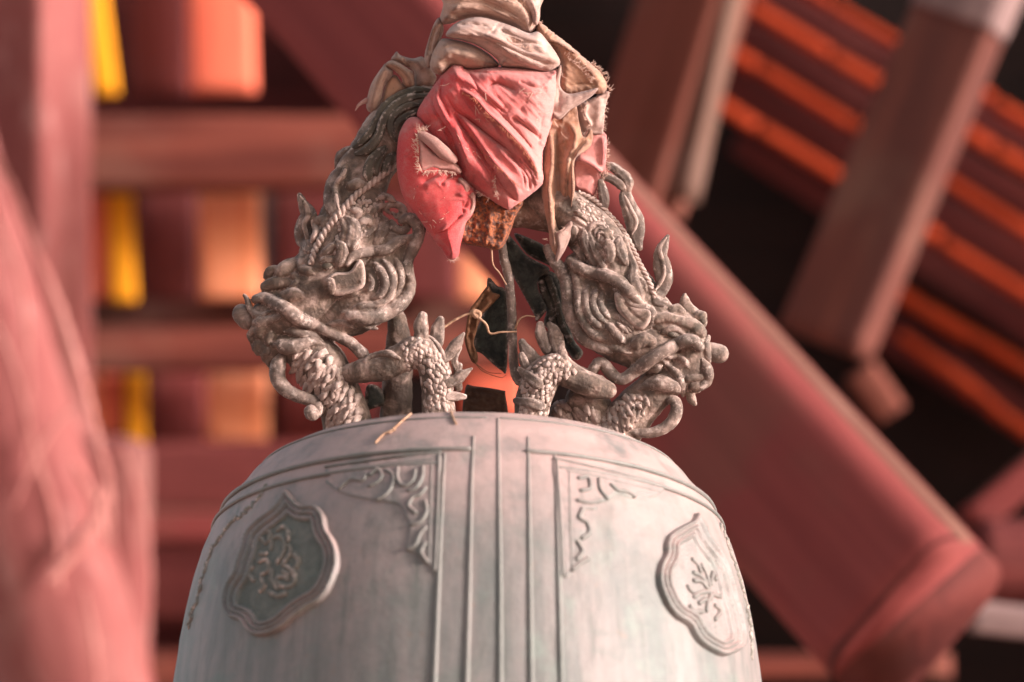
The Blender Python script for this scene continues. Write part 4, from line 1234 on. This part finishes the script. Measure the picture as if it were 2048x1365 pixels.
plate("middle_fold", cr('N', [(370, 372), (390, 310), (480, 230), (600, 186), (740, 175), (920, 222), (1060, 272), (1210, 340), (1320, 330), (1420, 440), (1505, 560), (1535, 660), (1420, 740), (1180, 705), (1040, 695), (930, 680), (890, 610), (760, 510), (620, 440), (480, 405)]), 38, 36, 24, M_CREAM, wrap, feats=[
    ('L', cr('N', [(380, 372), (520, 365), (720, 380), (880, 440), (1060, 590), (1250, 690)]), 9, 12), ('C', cr('N', [(920, 230), (850, 320), (780, 370)]), 4, 3), ('R', cr('N', [(760, 360), (950, 460), (1180, 600), (1360, 690)]), 8, 9),
    ('C', cr('N', [(1000, 440), (1200, 440), (1420, 480)]), 5, 4), ('R', cr('N', [(960, 270), (1150, 370), (1400, 500)]), 7, 9), ('C', cr('N', [(1100, 560), (1300, 640), (1480, 660)]), 4, 4), ('C', cr('N', [(480, 260), (640, 250), (840, 280)]), 4, 2.5), ('C', cr('N', [(820, 400), (1000, 490), (1240, 600), (1420, 660)]), 6, 2.5), ('C', cr('N', [(900, 300), (1100, 380), (1360, 470)]), 5, 2.5), ('C', cr('N', [(940, 560), (1080, 640), (1240, 690)]), 5, 2.5), ('R', cr('N', [(700, 340), (900, 400), (1140, 520), (1400, 600)]), 5, 4)], wr=(28, 4.5, 0.05), nzamp=1.5, nzs=.03)
plate("lower_fold", cr('N', [(300, 425), (350, 396), (480, 412), (620, 450), (760, 520), (860, 600), (910, 680), (700, 715), (560, 705), (430, 680), (340, 760), (255, 755), (203, 680), (225, 560)]), 22, 46, 34, M_TAN, wrap, feats=[('C', cr('N', [(250, 600), (290, 480), (340, 420)]), 5, 4), ('R', cr('N', [(330, 560), (520, 540), (760, 600)]), 5, 14), ('C', cr('N', [(320, 500), (480, 480), (680, 540), (820, 640)]), 4, 2.5), ('C', cr('N', [(280, 660), (400, 620), (600, 640)]), 4, 2.5)], wr=(20, 3.5, 0.05), nzamp=4)
plate("side_fold", cr('N', [(310, 185), (250, 235), (185, 420), (150, 560), (158, 650), (200, 700), (250, 620), (310, 420), (345, 300)]), 0, 22, 14, M_TAN, wrap, feats=[('C', cr('N', [(260, 280), (230, 400), (200, 560)]), 9, 4), ('R', cr('N', [(230, 280), (190, 420), (165, 580)]), 5, 4)], wr=(-65, 4, 0.08), nzamp=3)
plate("side_fold", cr('N', [(1310, 215), (1420, 300), (1540, 390), (1640, 470), (1750, 560), (1860, 660), (1975, 770), (2020, 900), (1960, 960), (1760, 960), (1600, 970), (1530, 900), (1540, 660), (1500, 560), (1380, 430), (1300, 330)]), 4, 24, 16, M_BROWN, wrap, feats=[
    ('L', cr('N', [(1370, 410), (1520, 455), (1700, 560)]), 8, 10), ('C', cr('N', [(1480, 480), (1530, 600), (1545, 760)]), 8, 5), ('R', cr('N', [(1500, 420), (1720, 580), (1920, 800)]), 7, 8), ('C', cr('N', [(1600, 880), (1780, 860), (1920, 880)]), 5, 5)], wr=(42, 3, 0.05), nzamp=2, nzs=.03, fray=2.5)
wt, bvT = plate("folded_tab", cr('M', [(470, 190), (540, 10), (560, 30), (548, 190), (620, 262), (760, 240), (890, 210), (880, 240), (830, 290), (720, 365), (640, 410), (545, 497), (480, 465), (455, 350)]), 50, 8, 6, M_CREAM, wrap, feats=[('R', cr('M', [(500, 420), (640, 330), (860, 230)]), 4, 8), ('C', cr('M', [(540, 200), (540, 320), (520, 460)]), 3, 5)], nzamp=3, Tb=20)
threads("frayed_threads", [('N', [(1850, 650), (1980, 770), (2015, 900)], None, 10, -20, 7, 70), ('N', [(1000, 440), (1130, 480), (1220, 510)], None, 78, -60, 9, 26), ('N', [(1170, 500), (1280, 590)], None, 78, -70, 9, 24), ('N', [(1580, 560), (1660, 640), (1760, 720), (1850, 850)], None, 42, -30, 9, 60), ('M', [(548, 30), (555, 90)], None, 66, 80, 10, 6), ('N', [(1310, 240), (1350, 250)], None, 30, -60, 7, 8)], wrap, M_THREAD)

# brown hanging strip, tan far strip
strip = empty("hanging_cloth_strip", AX, "long brown stained cloth strip hanging to a point beside the red bundle", "cloth")
st, bvS = plate("strip_body", [(1103, 225), (1119, 236), (1149, 205), (1158, 244), (1167, 273), (1182, 258), (1186, 279), (1176, 299), (1154, 314), (1148, 334), (1150, 372), (1147, 400), (1143, 440), (1136, 480), (1127, 505), (1113, 525), (1101, 511), (1097, 462), (1087, 414), (1083, 380), (1086, 320), (1091, 280)], 12, 8, 5, M_BROWN, strip, feats=[
    ('R', [(1098, 260), (1104, 320), (1098, 380), (1106, 460), (1114, 518)], 14, 8), ('C', [(1114, 255), (1114, 330), (1118, 400), (1118, 470)], 16, 6), ('R', [(1135, 240), (1150, 275), (1135, 330), (1134, 400)], 11, 8), ('R', [(1180, 280), (1155, 308), (1145, 345), (1146, 400), (1138, 460), (1122, 512)], 16, 4), ('C', [(1135, 350), (1135, 420), (1127, 480)], 9, 4)], wr=(85, 2, 0.06), nzamp=4, nzs=.05)
plate("strip_tip", cr('H', [(145, 450), (200, 400), (280, 330), (300, 380), (270, 500), (220, 610), (155, 700), (140, 660), (160, 560)]), 34, 6, 6, M_CREAM, strip, nzamp=2)
threads("frayed_threads", [('M', [(800, 340), (770, 450), (820, 560)], None, 22, 180, 6, 30), ('H', [(150, 440), (230, 390)], None, 45, 160, 6, 10), ('H', [(60, 470), (75, 520)], None, 30, 190, 7, 6), ('M', [(480, 490), (520, 560), (570, 630)], None, 40, 70, 14, 6)], strip, M_THREAD)
rag = empty("red_rag_tail", AX, "pale tan and red rag tail with frayed edge hanging on the right", "rag")
plate("tan_end", cr('M', [(700, 370), (800, 320), (985, 235), (975, 320), (955, 430), (940, 610), (920, 640), (830, 640), (800, 600), (760, 650), (720, 540)]), -4, 8, 6, M_CREAM, rag, feats=[('R', cr('M', [(790, 350), (770, 450), (830, 560)]), 7, 4), ('C', cr('M', [(700, 400), (730, 520), (770, 640)]), 8, 4), ('R', cr('M', [(920, 300), (900, 450), (880, 600)]), 4, 9)], nzamp=3, fray=2)
rg, bvG = plate("red_end", cr('M', [(820, 615), (940, 605), (975, 690), (965, 850), (968, 990), (905, 990), (935, 1040), (885, 1130), (855, 1198), (760, 1150), (680, 1110), (670, 900), (720, 780)]), -8, 6, 5, M_RED, rag, feats=[('R', cr('M', [(700, 850), (800, 880), (930, 980)]), 8, 6), ('L', cr('M', [(690, 870), (800, 910), (920, 985)]), 7, 9), ('C', cr('M', [(760, 940), (850, 1020), (870, 1130)]), 4, 5), ('R', cr('M', [(930, 650), (940, 800), (930, 940)]), 5, 5)], nzamp=3, fray=3)
threads("frayed_threads", [('M', [(970, 690), (965, 850), (965, 985)], None, 0, 10, 6, 50), ('M', [(930, 1010), (880, 1130), (855, 1195)], None, -2, 30, 7, 46), ('M', [(960, 960), (900, 990)], None, 0, 90, 7, 18), ('M', [(985, 240), (955, 430), (940, 610)], None, 4, 0, 5, 40), ('M', [(975, 200), (1000, 240)], None, 8, 0, 6, 12)], rag, M_THREAD)

# knot on the left
knot = empty("tan_cloth_knot", AX, "twisted tan cloth end knotted behind the left dragon's mane", "cloth")
plate("knot_fold", cr('Q', [(560, 270), (600, 200), (640, 160), (690, 210), (850, 255), (980, 230), (1060, 300), (1120, 400), (1180, 520), (1100, 640), (900, 660), (880, 560), (870, 440), (760, 360), (640, 310)]), -30, 20, 14, M_TAN, knot, feats=[('C', cr('Q', [(700, 250), (850, 400), (880, 500)]), 8, 4), ('R', cr('Q', [(760, 270), (900, 300), (1000, 420)]), 6, 6)], nzamp=3)
plate("knot_fold", cr('Q', [(480, 330), (560, 280), (680, 320), (800, 400), (870, 450), (880, 640), (800, 660), (720, 600), (700, 520), (600, 420), (510, 380), (470, 370)]), -14, 16, 10, M_BROWN, knot, feats=[('R', cr('Q', [(540, 310), (700, 400), (800, 520), (830, 640)]), 6, 5)], nzamp=2)
plate("knot_fold", cr('Q', [(440, 370), (480, 330), (520, 380), (590, 430), (560, 520), (480, 620), (440, 760), (400, 920), (330, 1005), (240, 965), (225, 860), (290, 600)]), -12, 16, 10, M_TAN, knot, feats=[('R', cr('Q', [(460, 380), (390, 560), (330, 760), (290, 960)]), 5, 5), ('C', cr('Q', [(500, 430), (440, 580), (400, 760)]), 5, 3)], nzamp=2)
plate("knot_fold", cr('Q', [(520, 540), (620, 480), (720, 600), (800, 660), (640, 760), (480, 900), (420, 900), (450, 740)]), -22, 12, 10, M_BROWN, knot, nzamp=2)
v, f = tube_geo([Pd(*cr('Q', [(x, y)])[0], -5) for x, y in ((230, 830), (160, 860), (110, 900), (75, 965))], [6 * PX, 4 * PX, 3 * PX, 1 * PX], 8, .5)
mesh_obj("knot_tail", v, f, M_PINK, knot)

# red bundle
red = empty("red_cloth_bundle", AX, "faded red cloth bundle, painted paler on its lit right, tied tight over the hook in diagonal folds", "cloth")
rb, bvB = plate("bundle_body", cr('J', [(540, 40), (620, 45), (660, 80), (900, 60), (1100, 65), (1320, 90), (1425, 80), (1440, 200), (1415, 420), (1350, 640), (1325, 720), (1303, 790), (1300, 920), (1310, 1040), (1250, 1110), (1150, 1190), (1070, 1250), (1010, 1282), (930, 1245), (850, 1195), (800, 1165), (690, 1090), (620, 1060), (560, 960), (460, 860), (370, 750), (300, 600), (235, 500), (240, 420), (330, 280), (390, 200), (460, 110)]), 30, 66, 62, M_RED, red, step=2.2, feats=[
    ('R', cr('J', [(600, 240), (740, 335), (830, 440), (960, 560), (1080, 685), (1170, 785), (1245, 900), (1280, 1020)]), 7, 4), ('L', cr('J', [(600, 260), (740, 350), (830, 460), (960, 580), (1080, 705), (1160, 800), (1230, 920), (1260, 1040)]), 9, 14),
    ('R', cr('J', [(520, 110), (620, 160), (720, 220), (820, 310), (960, 420)]), 9, 8), ('C', cr('J', [(640, 80), (700, 150), (760, 260), (860, 350), (1000, 470)]), 10, 4),
    ('C', cr('J', [(480, 300), (560, 430), (700, 530), (860, 660), (1000, 760), (1110, 890)]), 10, 5), ('R', cr('J', [(330, 300), (420, 440), (530, 580), (640, 790), (760, 960), (870, 1110)]), 9, 12),
    ('C', cr('J', [(360, 260), (370, 380), (430, 500), (520, 640), (570, 800), (600, 940)]), 10, 5), ('C', cr('J', [(540, 450), (640, 600), (730, 720), (810, 850), (890, 960)]), 12, 4), ('R', cr('J', [(590, 470), (700, 600), (830, 790), (960, 950), (1110, 1090)]), 9, 7),
    ('C', cr('J', [(1030, 490), (1120, 540), (1200, 600), (1290, 690)]), 9, 4), ('R', cr('J', [(1010, 440), (1150, 520), (1300, 640)]), 5, 8), ('C', cr('J', [(830, 240), (900, 200), (1000, 230), (1090, 270)]), 13, 7), ('R', cr('J', [(760, 120), (950, 130), (1150, 180), (1300, 260)]), 8, 14),
    ('C', cr('J', [(1000, 790), (1110, 900), (1180, 1020), (1190, 1120)]), 13, 5), ('R', cr('J', [(900, 740), (1040, 860), (1140, 980), (1160, 1100)]), 8, 9), ('C', cr('J', [(890, 960), (960, 1080), (1080, 1210)]), 15, 5), ('R', cr('J', [(960, 960), (1060, 1080), (1110, 1180)]), 8, 6),
    ('C', cr('J', [(880, 900), (890, 1060), (910, 1190)]), 10, 4), ('L', cr('J', [(690, 1090), (560, 900), (500, 700), (430, 520)]), 6, 10), ('C', cr('J', [(1180, 340), (1120, 420), (1160, 500)]), 4, 8),
    ('C', cr('J', [(450, 170), (430, 300), (480, 420), (520, 520)]), 8, 3), ('R', cr('J', [(400, 220), (400, 330), (450, 440), (500, 540)]), 6, 5), ('C', cr('J', [(620, 470), (760, 580), (900, 690), (1040, 800)]), 8, 3), ('C', cr('J', [(680, 220), (780, 300), (900, 420), (1040, 560), (1180, 720), (1260, 840)]), 6, 2.5),
    ('C', cr('J', [(960, 760), (1080, 880), (1140, 1000), (1150, 1100)]), 9, 3), ('C', cr('J', [(1080, 820), (1180, 930), (1230, 1040), (1220, 1110)]), 9, 3), ('R', cr('J', [(1120, 850), (1210, 960), (1250, 1060)]), 6, 4), ('C', cr('J', [(740, 820), (840, 960), (880, 1080)]), 7, 3), ('C', cr('J', [(430, 700), (540, 860), (620, 990)]), 8, 3), ('R', cr('J', [(560, 560), (600, 700), (650, 860), (700, 1000)]), 6, 6),
    ('C', cr('J', [(640, 90), (820, 110), (1000, 105), (1200, 130)]), 6, 3), ('C', cr('J', [(1100, 180), (1220, 230), (1340, 250)]), 5, 4), ('C', cr('J', [(1300, 480), (1280, 620), (1260, 760)]), 4, 4)], wr=(48, 2.6, 0.06), nzamp=2, nzs=.02, fray=1.2)
sk, bvK = plate("sack_end", [(818, 236), (838, 236), (852, 250), (868, 268), (886, 290), (905, 312), (918, 335), (926, 352), (935, 362), (948, 378), (952, 398), (950, 416), (944, 432), (932, 446), (928, 464), (921, 490), (917, 512), (905, 521), (895, 517), (884, 500), (873, 488), (862, 470), (850, 455), (832, 430), (812, 405), (800, 375), (793, 330), (796, 280), (803, 256)], 46, 48, 46, M_RED, red, step=2.2, feats=[
    ('C', cr('K', [(380, 400), (500, 330), (620, 260), (770, 270)]), 7, 4), ('C', cr('K', [(590, 420), (680, 340), (790, 270)]), 11, 5), ('R', cr('K', [(400, 440), (560, 380), (700, 420)]), 6, 8), ('R', cr('K', [(560, 980), (680, 900), (830, 820), (960, 740)]), 6, 7), ('C', cr('K', [(520, 1000), (650, 960), (760, 860), (860, 770)]), 9, 3),
    ('C', cr('K', [(860, 600), (860, 700), (880, 770)]), 9, 6), ('R', cr('K', [(840, 380), (870, 470), (840, 560)]), 6, 10), ('C', cr('K', [(560, 1100), (660, 1180), (700, 1260)]), 6, 5), ('C', cr('K', [(940, 520), (920, 600), (880, 700)]), 8, 6)], wr=(-25, 1.5, 0.04), nzamp=2.5, nzs=.015)
plate("sack_lip", cr('K', [(905, 540), (960, 500), (1005, 520), (1015, 600), (1005, 700), (960, 780), (880, 800), (855, 770), (930, 700), (960, 620)]), 66, 10, 8, M_PINK, red, nzamp=2)
plate("pale_fold", cr('K', [(800, 360), (840, 330), (900, 370), (945, 430), (940, 500), (880, 570), (840, 560), (850, 470)]), 74, 18, 14, M_PINK, red, nzamp=2)
fp, bvF = plate("frayed_flap", cr('J', [(235, 640), (260, 650), (310, 730), (380, 795), (470, 840), (560, 880), (610, 950), (590, 975), (520, 950), (430, 940), (350, 930), (275, 965), (250, 880), (245, 770)]), 88, 7, 6, M_PINK, red, nzamp=3, Tb=14)
v, f = tube_geo([Pd(a, b, e) for (a, b), e in zip(cr('J', [(270, 640), (370, 710), (460, 790), (540, 850)]), (94, 102, 104, 98))], [9 * PX, 13 * PX, 14 * PX, 9 * PX], 14, .8, True, .15)
mesh_obj("rolled_edge", v, f, M_PINK, red)
threads("frayed_threads", [('J', [(240, 640), (245, 770), (250, 880), (280, 960)], None, 96, 185, 9, 110), ('J', [(240, 630), (320, 600)], None, 98, 240, 10, 40), ('J', [(290, 950), (430, 940), (560, 960)], None, 98, 95, 8, 80), ('J', [(690, 1080), (770, 1130), (850, 1180)], None, 62, 120, 7, 40), ('K', [(680, 1290), (740, 1310), (810, 1270)], None, 60, 100, 4, 30), ('J', [(900, 930), (905, 1080), (930, 1200)], None, 92, 140, 6, 40), ('J', [(400, 610), (440, 560)], None, 100, -50, 18, 3), ('J', [(700, 350), (760, 450)], None, 104, 100, 14, 5)], red, M_THREAD)
threads("lint_threads", [('J', [(500, 200), (900, 300), (1250, 300), (1200, 600), (800, 500), (600, 700), (900, 850)], bvB, 100, a_, 11, 9) for a_ in (20, 80, 140, 200, 290)] + [('K', [(300, 300), (300, 600), (500, 900), (700, 700), (600, 500)], bvK, 100, a_, 7, 7) for a_ in (10, 100, 220)], red, M_THREAD, .55)
threads("hem_threads", [('J', [(620, 270), (740, 345), (830, 455), (960, 575), (1080, 695), (1165, 790), (1240, 910), (1270, 1020)], bvB, 100, 120, 6, 330), ('J', [(690, 620), (740, 710), (850, 850), (980, 970), (1100, 1080)], bvB, 100, 60, 6, 150)], red, M_HEM)

# ------------------------------------------------------------------ dead bits caught in the gap
def wire(name, crop, pts, d_, r_, mat, label, cat, group=None, wob=.25):
    s = spline(cr(crop, pts), 3)
    v, f = tube_geo([Pd(q[0], q[1], d_ + 2 * noise.noise(Vector((q[0] * .1, q[1] * .1, d_)))) for q in s], [r_ * PX * (1 - .4 * i / len(s)) for i in range(len(s))], 8, 1, True, wob)
    return tag(mesh_obj(name, v, f, mat), label, cat, group)


lf = tag(plate("dry_leaf", cr('S', [(440, 430), (470, 470), (520, 490), (480, 540), (430, 590), (390, 640), (370, 720), (350, 800), (375, 880), (370, 930), (340, 925), (310, 860), (290, 780), (300, 690), (320, 590), (370, 520)]), -12, 6, 6, M_LEAF, None, feats=[('C', cr('S', [(450, 470), (370, 580), (330, 700), (330, 800), (350, 900)]), 6, 4), ('R', cr('S', [(470, 520), (390, 610), (360, 720)]), 4, 3)], nzamp=5, nzs=.07)[0], "curled brown dry leaf hanging left of the bronze post", "leaf")
wire("twig", 'S', [(160, 695), (220, 655), (290, 620), (365, 600)], 12, 3, M_TWIG, "straight pale twig reaching from the leaf to the left claw", "twig", "twigs caught in the hanger")
wire("twig", 'S', [(385, 640), (430, 680), (455, 738), (530, 730), (625, 728)], 22, 2.6, M_TWIG, "kinked pale twig crossing in front of the bronze post", "twig", "twigs caught in the hanger")
wire("twig", 'S', [(620, 705), (645, 650), (690, 625), (745, 630)], 6, 2.2, M_TWIG, "thin twig between the bronze post and the dark fin", "twig", "twigs caught in the hanger")
wire("twig", 'S', [(465, 190), (475, 290), (520, 350), (560, 420)], 20, 1.8, M_TWIG, "frayed fibre hanging straight below the rusty iron", "twig", "twigs caught in the hanger")
tag(plate("cobweb_clump", cr('S', [(325, 590), (365, 580), (400, 600), (395, 640), (360, 645), (335, 620)]), 12, 5, 5, M_TWIG, None, nzamp=4, nzs=.2)[0], "small greyish cobweb clump where the twigs cross on the leaf", "cobweb")
for lb_, pts in (("longer, lower thread sagging from the dry leaf to the bronze post", [(345, 900), (400, 980), (520, 1025), (560, 1010)]), ("shorter, upper thread sagging below the dry leaf", [(355, 930), (440, 990), (530, 1000)])):
    wire("cobweb_thread", 'S', pts, -5, .9, M_LEAF, lb_, "thread", "sagging threads below the leaf")
for pts, lb in (([(780, 868), (805, 845), (842, 815)], "straw on the bell's rim left of the ribs"), ([(893, 800), (905, 835), (912, 850)], "short straw on the rim above the second rib"), ([(752, 888), (770, 870), (790, 862)], "straw stub lowest on the bell's left shoulder")):
    s = spline(pts, 5)
    path = []
    for q in s:
        p, n = on_bell(q[0], q[1], 3 * PX)
        if p is not None:
            path.append(p)
    if len(path) > 1:
        v, f = tube_geo(path, [2.2 * PX] * len(path), 6, 1, True, .3)
        tag(mesh_obj("straw", v, f, M_TWIG), lb, "straw", "straws on the bell's rim")
